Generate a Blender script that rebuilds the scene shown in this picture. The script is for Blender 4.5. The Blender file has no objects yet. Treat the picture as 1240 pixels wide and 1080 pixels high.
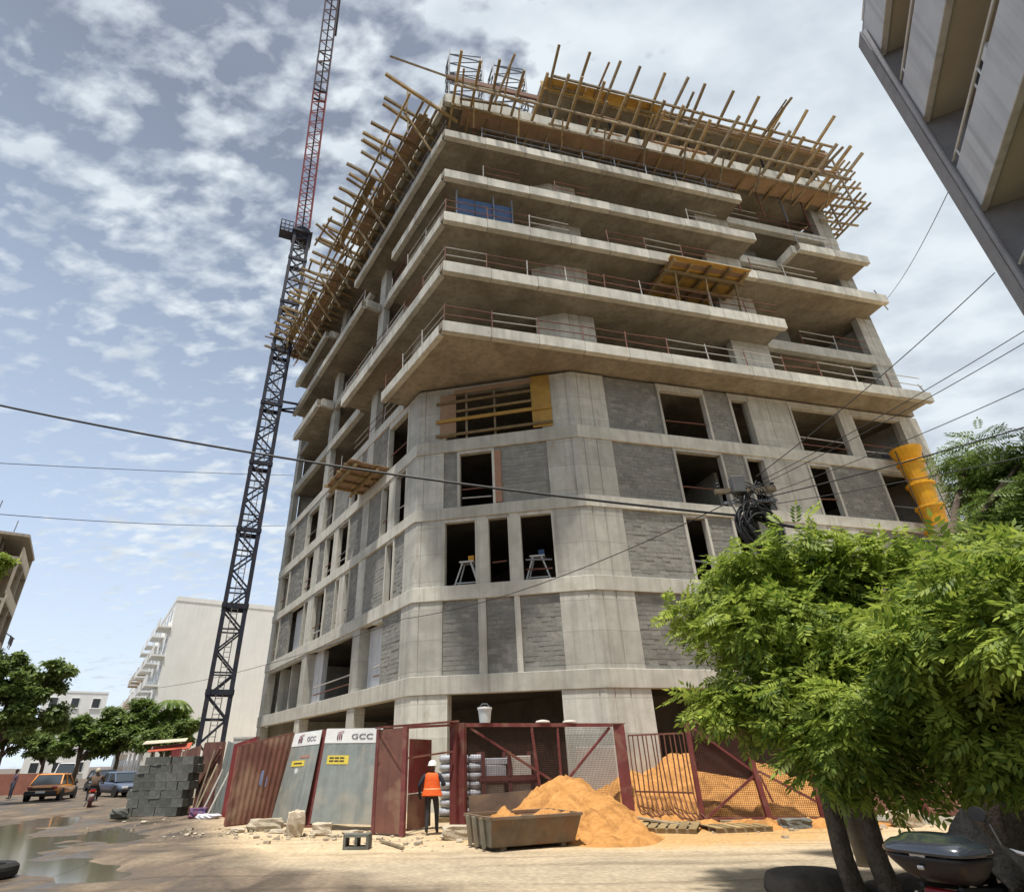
import bpy, bmesh, math, random
import numpy as np
from mathutils import Vector, Matrix

random.seed(11)
rng = np.random.default_rng(11)
sc = bpy.context.scene
COL = sc.collection
R_ = math.radians

# ------------------------------------------------------------------ camera
cam = bpy.data.cameras.new('camera')
camo = bpy.data.objects.new('camera', cam)
COL.objects.link(camo)
pitch, roll = R_(28.517), R_(-1.164)
Fw = Vector((0, math.cos(pitch), math.sin(pitch)))
U0 = Vector((0, -math.sin(pitch), math.cos(pitch)))
R0 = Vector((1, 0, 0))
Rt = R0 * math.cos(roll) + U0 * math.sin(roll)
Up = -R0 * math.sin(roll) + U0 * math.cos(roll)
m = Matrix((Rt, Up, -Fw)).transposed().to_4x4()
m.translation = Vector((0, 0, 1.8))
camo.matrix_world = m
cam.sensor_fit = 'HORIZONTAL'
cam.sensor_width = 36
cam.lens = 20.195
cam.shift_x = 0.0355
cam.clip_start = 0.1
cam.clip_end = 3000
sc.camera = camo

# ------------------------------------------------------------------ world
SUN_EL = 74.0
SUN_AZ = 198.0          # clockwise from +Y
world = bpy.data.worlds.new('World')
sc.world = world
world.use_nodes = True
nt = world.node_tree
nt.nodes.clear()


def N(nt, typ, **kw):
    n = nt.nodes.new(typ)
    for k, v in kw.items():
        setattr(n, k, v)
    return n


def ramp(nt, pts):
    n = nt.nodes.new('ShaderNodeValToRGB')
    el = n.color_ramp.elements
    while len(el) < len(pts):
        el.new(0.5)
    for e, (p, c) in zip(el, pts):
        e.position = p
        e.color = c if len(c) == 4 else (*c, 1)
    return n


def mixc(nt, fac, a, b, blend='MIX'):
    n = nt.nodes.new('ShaderNodeMix')
    n.data_type = 'RGBA'
    n.blend_type = blend
    for sock, v in ((n.inputs[0], fac), (n.inputs[6], a), (n.inputs[7], b)):
        if hasattr(v, 'is_linked') or hasattr(v, 'links'):
            nt.links.new(v, sock)
        elif isinstance(v, (int, float)):
            sock.default_value = v
        else:
            sock.default_value = (*v, 1) if len(v) == 3 else v
    return n.outputs[2]


def math_(nt, op, a, b=None, c=None):
    n = nt.nodes.new('ShaderNodeMath')
    n.operation = op
    for i, v in enumerate((a, b, c)):
        if v is None:
            continue
        if hasattr(v, 'links'):
            nt.links.new(v, n.inputs[i])
        else:
            n.inputs[i].default_value = v
    return n.outputs[0]


sky = N(nt, 'ShaderNodeTexSky', sky_type='NISHITA')
sky.sun_disc = False
sky.sun_elevation = R_(SUN_EL)
sky.sun_rotation = R_(SUN_AZ)
sky.air_density = 1.2
sky.dust_density = 3.0
sky.ozone_density = 1.0
tc = N(nt, 'ShaderNodeTexCoord')
sep = N(nt, 'ShaderNodeSeparateXYZ')
nt.links.new(tc.outputs['Generated'], sep.inputs[0])
zc = math_(nt, 'MAXIMUM', sep.outputs[2], 0.0)
zz = math_(nt, 'ADD', zc, 0.16)
px = math_(nt, 'DIVIDE', sep.outputs[0], zz)
py = math_(nt, 'DIVIDE', sep.outputs[1], zz)
cmb = N(nt, 'ShaderNodeCombineXYZ')
nt.links.new(px, cmb.inputs[0])
nt.links.new(py, cmb.inputs[1])
mp = N(nt, 'ShaderNodeMapping')
mp.inputs['Location'].default_value = (0.35, 0.1, 0)
mp.inputs['Rotation'].default_value = (0, 0, R_(38))
mp.inputs['Scale'].default_value = (1.0, 1.55, 1)
nt.links.new(cmb.outputs[0], mp.inputs[0])
n1 = N(nt, 'ShaderNodeTexNoise')
n1.inputs['Scale'].default_value = 12.5
n1.inputs['Detail'].default_value = 9
n1.inputs['Roughness'].default_value = 0.52
n1.inputs['Distortion'].default_value = 0.1
nt.links.new(mp.outputs[0], n1.inputs['Vector'])
n2 = N(nt, 'ShaderNodeTexNoise')
n2.inputs['Scale'].default_value = 1.1
n2.inputs['Detail'].default_value = 3
nt.links.new(mp.outputs[0], n2.inputs['Vector'])
# a veil of cloud that thickens to the east (+X) as the photograph shows
veil = math_(nt, 'MULTIPLY_ADD', sep.outputs[0], 0.30, 0.055)
cov = math_(nt, 'ADD', math_(nt, 'MULTIPLY', n1.outputs[0], 0.72), math_(nt, 'MULTIPLY', n2.outputs[0], 0.45))
cov = math_(nt, 'ADD', cov, veil)
cr = ramp(nt, [(0.50, (0, 0, 0)), (0.56, (0.35, 0.35, 0.35)), (0.65, (0.95, 0.95, 0.95))])
nt.links.new(cov, cr.inputs[0])
# thin haze over the blue, stronger towards the horizon
hz = ramp(nt, [(0.0, (0.94, 0.94, 0.94)), (0.35, (0.85, 0.85, 0.85)), (1.0, (0.84, 0.84, 0.84))])
nt.links.new(zc, hz.inputs[0])
hcol = ramp(nt, [(0.0, (4.3, 4.9, 5.6)), (0.30, (2.8, 3.4, 4.35)), (0.8, (1.08, 1.24, 1.55))])
nt.links.new(zc, hcol.inputs[0])
base = mixc(nt, hz.outputs[0], sky.outputs[0], hcol.outputs[0])
# the body of each cloud is mottled grey to white
n3 = N(nt, 'ShaderNodeTexNoise')
n3.inputs['Scale'].default_value = 7.0
n3.inputs['Detail'].default_value = 6
mp3 = N(nt, 'ShaderNodeMapping')
mp3.inputs['Location'].default_value = (0.08, -0.06, 0.3)
nt.links.new(mp.outputs[0], mp3.inputs[0])
nt.links.new(mp3.outputs[0], n3.inputs['Vector'])
ccol = ramp(nt, [(0.34, (2.95, 3.3, 3.7)), (0.64, (4.0, 4.35, 4.6))])
nt.links.new(n3.outputs[0], ccol.inputs[0])
fin = mixc(nt, cr.outputs[0], base, ccol.outputs[0])
bg = N(nt, 'ShaderNodeBackground')
bg.inputs['Strength'].default_value = 0.1
nt.links.new(fin, bg.inputs[0])
wo = N(nt, 'ShaderNodeOutputWorld')
nt.links.new(bg.outputs[0], wo.inputs[0])

sun = bpy.data.lights.new('sun', 'SUN')
sun.energy = 3.0
sun.angle = R_(4.0)
sun.color = (1.0, 0.955, 0.88)
suno = bpy.data.objects.new('sun', sun)
COL.objects.link(suno)
sd = Vector((math.sin(R_(SUN_AZ)) * math.cos(R_(SUN_EL)), math.cos(R_(SUN_AZ)) * math.cos(R_(SUN_EL)), math.sin(R_(SUN_EL))))
suno.rotation_euler = sd.to_track_quat('Z', 'Y').to_euler()
suno.location = (-10, -20, 60)

vs = sc.view_settings
vs.view_transform = 'Standard'
vs.look = 'None'
vs.exposure = 1.07
vs.gamma = 1.0
vs.use_curve_mapping = False
sc.cycles.max_bounces = 6

# ------------------------------------------------------------------ materials
MATS = {}


def mat(name, c1, c2=None, scale=2.0, rough=0.8, bump=0.0, bscale=30.0, streak=0.0, metal=0.0, rnd=0.0,
        island=0.0, spec=0.3, stain=None, stain_amt=0.0, coat=0.0, lift=0.0, rust=0.0):
    """procedural principled material: two-tone noise, optional drip streaks, per object / per island tone, bump"""
    if name in MATS:
        return MATS[name]
    M = bpy.data.materials.new(name)
    M.use_nodes = True
    t = M.node_tree
    b = t.nodes['Principled BSDF']
    b.inputs['Roughness'].default_value = rough
    b.inputs['Metallic'].default_value = metal
    b.inputs['Specular IOR Level'].default_value = spec
    b.inputs['Coat Weight'].default_value = coat
    co = N(t, 'ShaderNodeTexCoord').outputs['Object']
    c2 = c2 or tuple(x * 0.75 for x in c1)
    no = N(t, 'ShaderNodeTexNoise')
    no.inputs['Scale'].default_value = scale
    no.inputs['Detail'].default_value = 8
    no.inputs['Roughness'].default_value = 0.65
    t.links.new(co, no.inputs['Vector'])
    rp = ramp(t, [(0.33, c1), (0.67, c2)])
    t.links.new(no.outputs[0], rp.inputs[0])
    col = rp.outputs[0]
    if streak:
        mpn = N(t, 'ShaderNodeMapping')
        mpn.inputs['Scale'].default_value = (2.6, 2.6, 0.16)
        t.links.new(co, mpn.inputs[0])
        ns = N(t, 'ShaderNodeTexNoise')
        ns.inputs['Scale'].default_value = 1.5
        ns.inputs['Detail'].default_value = 6
        t.links.new(mpn.outputs[0], ns.inputs['Vector'])
        rs = ramp(t, [(0.47, (0, 0, 0)), (0.68, (1, 1, 1))])
        t.links.new(ns.outputs[0], rs.inputs[0])
        col = mixc(t, math_(t, 'MULTIPLY', rs.outputs[0], streak), col, tuple(x * 0.45 for x in c2))
    if stain is not None:
        ns2 = N(t, 'ShaderNodeTexNoise')
        ns2.inputs['Scale'].default_value = scale * 0.45
        ns2.inputs['Detail'].default_value = 5
        ns2.inputs['Distortion'].default_value = 0.6
        t.links.new(co, ns2.inputs['Vector'])
        rs2 = ramp(t, [(0.5, (0, 0, 0)), (0.66, (1, 1, 1))])
        t.links.new(ns2.outputs[0], rs2.inputs[0])
        col = mixc(t, math_(t, 'MULTIPLY', rs2.outputs[0], stain_amt), col, stain)
    if lift:
        # cold joints between pours: a thin darker line every lift and a faint change of tone
        se_ = N(t, 'ShaderNodeSeparateXYZ')
        t.links.new(co, se_.inputs[0])
        zz_ = math_(t, 'DIVIDE', math_(t, 'ADD', se_.outputs[2], math_(t, 'MULTIPLY', no.outputs[0], 0.10)), lift)
        fr_ = math_(t, 'FRACT', zz_)
        ln_ = math_(t, 'LESS_THAN', fr_, 0.022)
        col = mixc(t, math_(t, 'MULTIPLY', ln_, 0.5), col, tuple(x * 0.5 for x in c2))
        wn_ = N(t, 'ShaderNodeTexWhiteNoise')
        wn_.noise_dimensions = '1D'
        t.links.new(math_(t, 'FLOOR', zz_), wn_.inputs['W'])
        hs_ = N(t, 'ShaderNodeHueSaturation')
        t.links.new(math_(t, 'MULTIPLY_ADD', wn_.outputs[0], 0.16, 0.92), hs_.inputs['Value'])
        t.links.new(col, hs_.inputs['Color'])
        col = hs_.outputs[0]
    if rust:
        mpr = N(t, 'ShaderNodeMapping')
        mpr.inputs['Scale'].default_value = (1.6, 1.6, 0.35)
        mpr.inputs['Location'].default_value = (3.1, 7.7, 1.3)
        t.links.new(co, mpr.inputs[0])
        nr = N(t, 'ShaderNodeTexNoise')
        nr.inputs['Scale'].default_value = 1.3
        nr.inputs['Detail'].default_value = 9
        nr.inputs['Roughness'].default_value = 0.7
        t.links.new(mpr.outputs[0], nr.inputs['Vector'])
        rr_ = ramp(t, [(0.60, (0, 0, 0)), (0.70, (1, 1, 1))])
        t.links.new(nr.outputs[0], rr_.inputs[0])
        col = mixc(t, math_(t, 'MULTIPLY', rr_.outputs[0], rust), col, (0.235, 0.165, 0.105))
    if rnd:
        oi = N(t, 'ShaderNodeObjectInfo').outputs['Random']
        f = math_(t, 'MULTIPLY_ADD', oi, rnd * 2, 1 - rnd)
        hs = N(t, 'ShaderNodeHueSaturation')
        t.links.new(f, hs.inputs['Value'])
        t.links.new(col, hs.inputs['Color'])
        col = hs.outputs[0]
    if island:
        gi = N(t, 'ShaderNodeNewGeometry').outputs['Random Per Island']
        f = math_(t, 'MULTIPLY_ADD', gi, island * 2, 1 - island)
        hs = N(t, 'ShaderNodeHueSaturation')
        t.links.new(f, hs.inputs['Value'])
        t.links.new(col, hs.inputs['Color'])
        col = hs.outputs[0]
    t.links.new(col, b.inputs['Base Color'])
    if bump:
        nb = N(t, 'ShaderNodeTexNoise')
        nb.inputs['Scale'].default_value = bscale
        nb.inputs['Detail'].default_value = 6
        t.links.new(co, nb.inputs['Vector'])
        bp = N(t, 'ShaderNodeBump')
        bp.inputs['Strength'].default_value = bump
        bp.inputs['Distance'].default_value = 0.05
        t.links.new(nb.outputs[0], bp.inputs['Height'])
        t.links.new(bp.outputs[0], b.inputs['Normal'])
    MATS[name] = M
    return M


def leafmat(name, c1, c2, trans=0.35):
    M = bpy.data.materials.new(name)
    M.use_nodes = True
    t = M.node_tree
    b = t.nodes['Principled BSDF']
    b.inputs['Roughness'].default_value = 0.5
    b.inputs['Specular IOR Level'].default_value = 0.35
    gi = N(t, 'ShaderNodeNewGeometry').outputs['Random Per Island']
    co = N(t, 'ShaderNodeTexCoord').outputs['Object']
    no = N(t, 'ShaderNodeTexNoise')
    no.inputs['Scale'].default_value = 0.9
    no.inputs['Detail'].default_value = 3
    t.links.new(co, no.inputs['Vector'])
    f = math_(t, 'ADD', math_(t, 'MULTIPLY', gi, 0.55), math_(t, 'MULTIPLY', no.outputs[0], 0.55))
    rp = ramp(t, [(0.25, c1), (0.85, c2)])
    t.links.new(f, rp.inputs[0])
    t.links.new(rp.outputs[0], b.inputs['Base Color'])
    tr = N(t, 'ShaderNodeBsdfTranslucent')
    t.links.new(rp.outputs[0], tr.inputs[0])
    mx = N(t, 'ShaderNodeMixShader')
    mx.inputs[0].default_value = trans
    t.links.new(b.outputs[0], mx.inputs[1])
    t.links.new(tr.outputs[0], mx.inputs[2])
    t.links.new(mx.outputs[0], t.nodes['Material Output'].inputs[0])
    return M


CONC = mat('concrete', (0.52, 0.505, 0.445), (0.41, 0.395, 0.345), scale=1.6, rough=0.9, bump=0.18, bscale=26, streak=0.32, rnd=0.16, stain=(0.335, 0.32, 0.275), stain_amt=0.6, lift=1.28, rust=0.5)
CONC_L = mat('concrete_light', (0.56, 0.54, 0.47), (0.445, 0.425, 0.365), scale=1.4, rough=0.9, bump=0.18, bscale=28, streak=0.36, rnd=0.14, stain=(0.35, 0.33, 0.275), stain_amt=0.6, rust=0.45)
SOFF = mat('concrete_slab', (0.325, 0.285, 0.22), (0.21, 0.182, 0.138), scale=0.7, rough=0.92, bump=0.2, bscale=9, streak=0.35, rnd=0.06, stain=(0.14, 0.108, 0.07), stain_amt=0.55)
INNER_SHADED = mat('concrete_inner_shaded', (0.13, 0.115, 0.095), (0.07, 0.062, 0.052), scale=0.5, rough=0.95)  # concrete darkened in colour for the shade of interiors and recesses
BLOCK = mat('cement_block', (0.245, 0.24, 0.216), (0.175, 0.171, 0.154), scale=1.6, rough=0.95, bump=0.35, bscale=40, island=0.09, rnd=0.14, stain=(0.29, 0.28, 0.245), stain_amt=0.4)
MORTAR = mat('mortar', (0.30, 0.29, 0.255), (0.19, 0.183, 0.16), scale=6, rough=0.95)
WHITEP = mat('white_panel', (0.62, 0.63, 0.63), (0.5, 0.5, 0.5), scale=2, rough=0.7, streak=0.25)
WOOD = mat('formwork_timber', (0.32, 0.235, 0.115), (0.19, 0.13, 0.062), scale=3.0, rough=0.85, rnd=0.35, bump=0.2)
WOOD_G = mat('weathered_timber', (0.29, 0.235, 0.155), (0.165, 0.13, 0.085), scale=3.0, rough=0.9, rnd=0.3, bump=0.2)
PLY = mat('ochre_plywood', (0.47, 0.29, 0.065), (0.33, 0.19, 0.05), scale=1.6, rough=0.7, rnd=0.15)
PLY_B = mat('brown_plywood', (0.34, 0.225, 0.14), (0.24, 0.16, 0.10), scale=1.6, rough=0.8, rnd=0.2)
RUSTR = mat('rusty_steel', (0.20, 0.085, 0.055), (0.11, 0.05, 0.04), scale=5, rough=0.75, rnd=0.2)
REDP = mat('red_paint', (0.185, 0.05, 0.048), (0.125, 0.036, 0.035), scale=4, rough=0.55, rnd=0.12, stain=(0.26, 0.16, 0.11), stain_amt=0.5)
REDSHEET = mat('red_brown_sheet', (0.19, 0.085, 0.062), (0.125, 0.056, 0.043), scale=2.2, rough=0.65, rnd=0.12, streak=0.35, stain=(0.33, 0.22, 0.15), stain_amt=0.55)
DKRED = mat('dark_red_sheet', (0.20, 0.03, 0.025), (0.14, 0.022, 0.02), scale=2.2, rough=0.6, stain=(0.30, 0.2, 0.13), stain_amt=0.35)
GALV = mat('galvanised_sheet', (0.30, 0.325, 0.30), (0.23, 0.25, 0.23), scale=2.5, rough=0.48, metal=0.35, streak=0.3, stain=(0.42, 0.37, 0.29), stain_amt=0.5, rnd=0.08)
GALVTUBE = mat('galvanised_tube', (0.20, 0.215, 0.245), (0.13, 0.14, 0.165), scale=6, rough=0.6, metal=0.2, rnd=0.2)
PALE = mat('pale_steel', (0.46, 0.44, 0.40), (0.32, 0.30, 0.28), scale=5, rough=0.6, rnd=0.15)
MAST = mat('crane_steel', (0.030, 0.035, 0.052), (0.018, 0.021, 0.031), scale=3, rough=0.7, spec=0.2, stain=(0.09, 0.045, 0.035), stain_amt=0.3)
JIBR = mat('crane_red', (0.36, 0.11, 0.10), (0.25, 0.08, 0.075), scale=3, rough=0.55)
JIBG = mat('crane_grey', (0.20, 0.16, 0.17), (0.13, 0.11, 0.12), scale=3, rough=0.55)
BLACK = mat('black_rubber', (0.018, 0.018, 0.018), (0.028, 0.026, 0.024), scale=8, rough=0.8)
CABLE = mat('cable_black', (0.02, 0.021, 0.023), (0.03, 0.03, 0.03), scale=2, rough=0.6)
YEL = mat('yellow_plastic', (0.70, 0.36, 0.015), (0.56, 0.27, 0.012), scale=2, rough=0.5, rnd=0.08, stain=(0.36, 0.24, 0.1), stain_amt=0.4)
WHITE = mat('white_paint', (0.72, 0.72, 0.70), (0.6, 0.6, 0.58), scale=2, rough=0.6)
BLUEP = mat('blue_sheet', (0.05, 0.10, 0.20), (0.035, 0.07, 0.15), scale=2, rough=0.5)

# ------------------------------------------------------------------ helpers
class MB:
    """collects shapes; build() links them as ONE mesh object"""
    def __init__(s):
        s.v, s.f = [], []

    def add(s, vs, fs):
        o = len(s.v)
        s.v += [tuple(p) for p in vs]
        s.f += [tuple(i + o for i in f) for f in fs]
        return s

    def hexa(s, p):      # 8 points: bottom 4 ccw, top 4
        return s.add(p, [(3, 2, 1, 0), (4, 5, 6, 7), (0, 1, 5, 4), (1, 2, 6, 5), (2, 3, 7, 6), (3, 0, 4, 7)])

    def box(s, c, d, rz=0.0, M=None):
        x, y, z = d[0] / 2, d[1] / 2, d[2] / 2
        pts = [Vector(p) for p in ((-x, -y, -z), (x, -y, -z), (x, y, -z), (-x, y, -z), (-x, -y, z), (x, -y, z), (x, y, z), (-x, y, z))]
        M = M or Matrix.Rotation(rz, 3, 'Z')
        return s.hexa([M @ p + Vector(c) for p in pts])

    def prism(s, xy, z0, z1):
        a = sum(xy[i][0] * xy[(i + 1) % len(xy)][1] - xy[(i + 1) % len(xy)][0] * xy[i][1] for i in range(len(xy)))
        if a < 0:
            xy = xy[::-1]
        n = len(xy)
        return s.add([(p[0], p[1], z0) for p in xy] + [(p[0], p[1], z1) for p in xy],
                     [tuple(range(n - 1, -1, -1)), tuple(range(n, 2 * n))] + [(i, (i + 1) % n, (i + 1) % n + n, i + n) for i in range(n)])

    def beam(s, a, b, w, h, up=(0, 0, 1)):
        a, b = Vector(a), Vector(b)
        d = (b - a).normalized()
        up = Vector(up)
        if abs(d.dot(up)) > 0.98:
            up = Vector((1, 0, 0))
        x = d.cross(up).normalized() * (w / 2)
        y = x.cross(d).normalized() * (h / 2)
        return s.hexa([a - x - y, a + x - y, b + x - y, b - x - y, a - x + y, a + x + y, b + x + y, b - x + y])

    def tube(s, a, b, r0, r1=None, n=8):
        return s.path([a, b], [r0, r0 if r1 is None else r1], n)

    def path(s, pts, rs, n=8, cap=True):
        pts = [Vector(p) for p in pts]
        if not hasattr(rs, '__len__'):
            rs = [rs] * len(pts)
        o = len(s.v)
        prev = None
        for i, p in enumerate(pts):
            d = (pts[min(i + 1, len(pts) - 1)] - pts[max(i - 1, 0)]).normalized()
            if prev is None:
                up = Vector((0, 0, 1)) if abs(d.z) < 0.95 else Vector((1, 0, 0))
                x = d.cross(up).normalized()
            else:
                x = (prev - d * prev.dot(d)).normalized()
            prev = x
            y = d.cross(x)
            for k in range(n):
                an = 2 * math.pi * k / n
                s.v.append(tuple(p + (x * math.cos(an) + y * math.sin(an)) * rs[i]))
        for i in range(len(pts) - 1):
            for k in range(n):
                a = o + i * n + k
                b = o + i * n + (k + 1) % n
                s.f.append((a, b, b + n, a + n))
        if cap:
            s.f.append(tuple(o + k for k in range(n - 1, -1, -1)))
            s.f.append(tuple(o + (len(pts) - 1) * n + k for k in range(n)))
        return s

    def lathe(s, prof, c=(0, 0, 0), n=20, axis='z', sx=1, sy=1):
        o = len(s.v)
        for (r, z) in prof:
            for k in range(n):
                a = 2 * math.pi * k / n
                p = (r * math.cos(a) * sx, r * math.sin(a) * sy, z)
                if axis == 'y':
                    p = (p[0], p[2], p[1])
                elif axis == 'x':
                    p = (p[2], p[0], p[1])
                s.v.append((c[0] + p[0], c[1] + p[1], c[2] + p[2]))
        for i in range(len(prof) - 1):
            for k in range(n):
                a = o + i * n + k
                b = o + i * n + (k + 1) % n
                s.f.append((a, b, b + n, a + n))
        s.f.append(tuple(o + k for k in range(n - 1, -1, -1)))
        s.f.append(tuple(o + (len(prof) - 1) * n + k for k in range(n)))
        return s

    def loft(s, secs):
        """secs: list of equal-length point rings"""
        o = len(s.v)
        n = len(secs[0])
        for r in secs:
            s.v += [tuple(p) for p in r]
        for i in range(len(secs) - 1):
            for k in range(n):
                a = o + i * n + k
                b = o + i * n + (k + 1) % n
                s.f.append((a, b, b + n, a + n))
        s.f.append(tuple(o + k for k in range(n - 1, -1, -1)))
        s.f.append(tuple(o + (len(secs) - 1) * n + k for k in range(n)))
        return s

    def mesh(s, name):
        me = bpy.data.meshes.new(name)
        me.from_pydata(s.v, [], s.f)
        me.validate()
        bm = bmesh.new()
        bm.from_mesh(me)
        bmesh.ops.recalc_face_normals(bm, faces=bm.faces)
        bm.to_mesh(me)
        bm.free()
        return me

    def build(s, name, material, parent=None, smooth=False, bevel=0.0, kind=None, sub=0):
        me = s.mesh(name)
        me.materials.append(material)
        if smooth:
            me.polygons.foreach_set('use_smooth', [True] * len(me.polygons))
        o = bpy.data.objects.new(name, me)
        COL.objects.link(o)
        if parent is not None:
            put(o, parent)
        if bevel:
            b = o.modifiers.new('bevel', 'BEVEL')
            b.width = bevel
            b.segments = 2
            b.limit_method = 'ANGLE'
        if sub:
            q = o.modifiers.new('sub', 'SUBSURF')
            q.levels = q.render_levels = sub
        if kind:
            o['kind'] = kind
        return o


def wm(o):
    M = Matrix.LocRotScale(o.location, o.rotation_euler, o.scale)
    if o.parent is not None:
        M = wm(o.parent) @ o.matrix_parent_inverse @ M
    return M


def put(o, parent, world=None):
    """parent o. Children of things flagged 'w' keep world coordinates, others are local."""
    o.parent = parent
    top = parent
    while top.parent is not None:
        top = top.parent
    if top.get('_w'):
        o.matrix_parent_inverse = wm(parent).inverted()


def thing(name, label, cat, loc=(0, 0, 0), rz=0.0, group=None, world=False):
    o = bpy.data.objects.new(name, None)
    COL.objects.link(o)
    o.location = loc
    o.rotation_euler = (0, 0, rz)
    o.empty_display_size = 0.3
    o['label'] = label
    o['category'] = cat
    if group:
        o['group'] = group
    if world:
        o['_w'] = 1
    return o


def tag(o, label=None, cat=None, group=None, kind=None):
    for k, v in (('label', label), ('category', cat), ('group', group), ('kind', kind)):
        if v:
            o[k] = v
    return o


def copy_tree(o, parent=None):
    c = o.copy()
    COL.objects.link(c)
    c.parent = parent
    for ch in o.children:
        copy_tree(ch, c)
    return c


# ------------------------------------------------------------------ plan of the building
CL = Vector((-3.0, 26.2))
CR = Vector((5.0, 24.5))
K = Vector((-1.45, 21.0))
dL = Vector((math.sin(R_(-32.2)), math.cos(R_(-32.2))))
dR = Vector((math.sin(R_(75.64)), math.cos(R_(75.64))))
nL = Vector((-dL.y, dL.x))
nR = Vector((dR.y, -dR.x))
dC = (CR - CL).normalized()
nC = Vector((dC.y, -dC.x))
WC = (CR - CL).length
LEN_L, LEN_R = 26.5, 22.4


def fp(fac, s, o):
    if fac == 'L':
        return CL + dL * s + nL * o
    if fac == 'R':
        return CR + dR * s + nR * o
    return CL + dC * s + nC * o


def isect(p, d, q, e):
    den = d.x * e.y - d.y * e.x
    t = ((q.x - p.x) * e.y - (q.y - p.y) * e.x) / den
    return p + d * t


def cornL(o):
    return isect(CL + nL * o, dL, CL + nC * o, dC)


def cornR(o):
    return isect(CR + nR * o, dR, CL + nC * o, dC)


def fbox(mb, fac, s0, s1, o0, o1, z0, z1):
    return mb.prism([fp(fac, s0, o0), fp(fac, s1, o0), fp(fac, s1, o1), fp(fac, s0, o1)], z0, z1)


# ------------------------------------------------------------------ ground
def smooth(a, b, x):
    t = np.clip((x - a) / (b - a), 0, 1)
    return t * t * (3 - 2 * t)


def vnoise(x, y, seed=0, freq=1.0):
    """cheap smooth value noise on arrays"""
    x = x * freq
    y = y * freq
    xi = np.floor(x).astype(int)
    yi = np.floor(y).astype(int)
    xf = x - xi
    yf = y - yi

    def h(i, j):
        n = (i * 374761393 + j * 668265263 + seed * 1442695041) & 0x7fffffff
        n = ((n ^ (n >> 13)) * 1274126177) & 0x7fffffff
        return ((n ^ (n >> 16)) & 0xffff) / 65535.0
    u = xf * xf * (3 - 2 * xf)
    v = yf * yf * (3 - 2 * yf)
    return (h(xi, yi) * (1 - u) + h(xi + 1, yi) * u) * (1 - v) + (h(xi, yi + 1) * (1 - u) + h(xi + 1, yi + 1) * u) * v


PUDDLES = [(-11.6, 16.8, 1.6, 4.4, -0.60), (-16.2, 23.0, 1.3, 4.6, -0.55), (-11.2, 20.8, 1.0, 3.0, -0.5), (-17.2, 27.2, 0.9, 3.4, -0.5), (-8.2, 14.3, 0.8, 1.8, -0.7),
           (-13.8, 26.3, 0.8, 1.8, -0.4)]


def ground_h(x, y):
    h = 0.018 * (vnoise(x, y, 3, 0.9) - 0.5) + 0.012 * (vnoise(x, y, 5, 2.6) - 0.5)
    mud = smooth(-2.5, -7.0, x + 0.25 * (y - 16) * 0) * smooth(45, 30, y) * smooth(4, 9, y)
    h = h + mud * (0.055 * (vnoise(x * 0.8 + y * 0.5, y * 0.55 - x * 0.34, 9, 0.8) - 0.5) + 0.05 * (vnoise(x, y, 12, 1.7) - 0.5))
    for (cx, cy, a, b, an) in PUDDLES:
        ca, sa = math.cos(an), math.sin(an)
        # long axis along the street
        u = (x - cx) * dL.x + (y - cy) * dL.y
        v = (x - cx) * -dL.y + (y - cy) * dL.x
        d = (u / b) ** 2 + (v / a) ** 2 + 0.5 * (vnoise(x, y, 21, 0.9) - 0.5)
        h = h - 0.085 * np.exp(-d * 1.4)
    return h


def axis_pts(lo, hi, fine_lo, fine_hi, step):
    a = list(np.arange(fine_lo, fine_hi, step))
    g, st, out = fine_hi, step, []
    while g < hi:
        out.append(g)
        st *= 1.35
        g += st
    left, g, st = [], fine_lo - step, step
    while g > lo:
        left.append(g)
        st *= 1.35
        g -= st
    return np.array(left[::-1] + a + out)


gx = axis_pts(-1500, 1500, -24, 15, 0.16)
gy = axis_pts(-300, 2200, 7, 38, 0.16)
X, Y = np.meshgrid(gx, gy)
Z = ground_h(X, Y)
Z = np.where((abs(X) > 60) | (Y > 80) | (Y < -10), 0, Z)
me = bpy.data.meshes.new('ground')
nx, ny = len(gx), len(gy)
ii = np.arange(nx * ny).reshape(ny, nx)
quads = np.stack([ii[:-1, :-1], ii[:-1, 1:], ii[1:, 1:], ii[1:, :-1]], -1).reshape(-1, 4)
me.vertices.add(nx * ny)
me.vertices.foreach_set('co', np.stack([X, Y, Z], -1).reshape(-1))
me.loops.add(quads.size)
me.loops.foreach_set('vertex_index', quads.reshape(-1))
me.polygons.add(len(quads))
me.polygons.foreach_set('loop_start', np.arange(0, quads.size, 4))
me.polygons.foreach_set('loop_total', np.full(len(quads), 4))
me.update()
me.polygons.foreach_set('use_smooth', [True] * len(quads))
GM = bpy.data.materials.new('dirt_road')
GM.use_nodes = True
t = GM.node_tree
b = t.nodes['Principled BSDF']
co = N(t, 'ShaderNodeTexCoord').outputs['Object']


def tnoise(t, co, scale, detail=6, dist=0.0, vec=None):
    n = N(t, 'ShaderNodeTexNoise')
    n.inputs['Scale'].default_value = scale
    n.inputs['Detail'].default_value = detail
    n.inputs['Distortion'].default_value = dist
    t.links.new(co, n.inputs['Vector'])
    return n.outputs[0]


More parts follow.
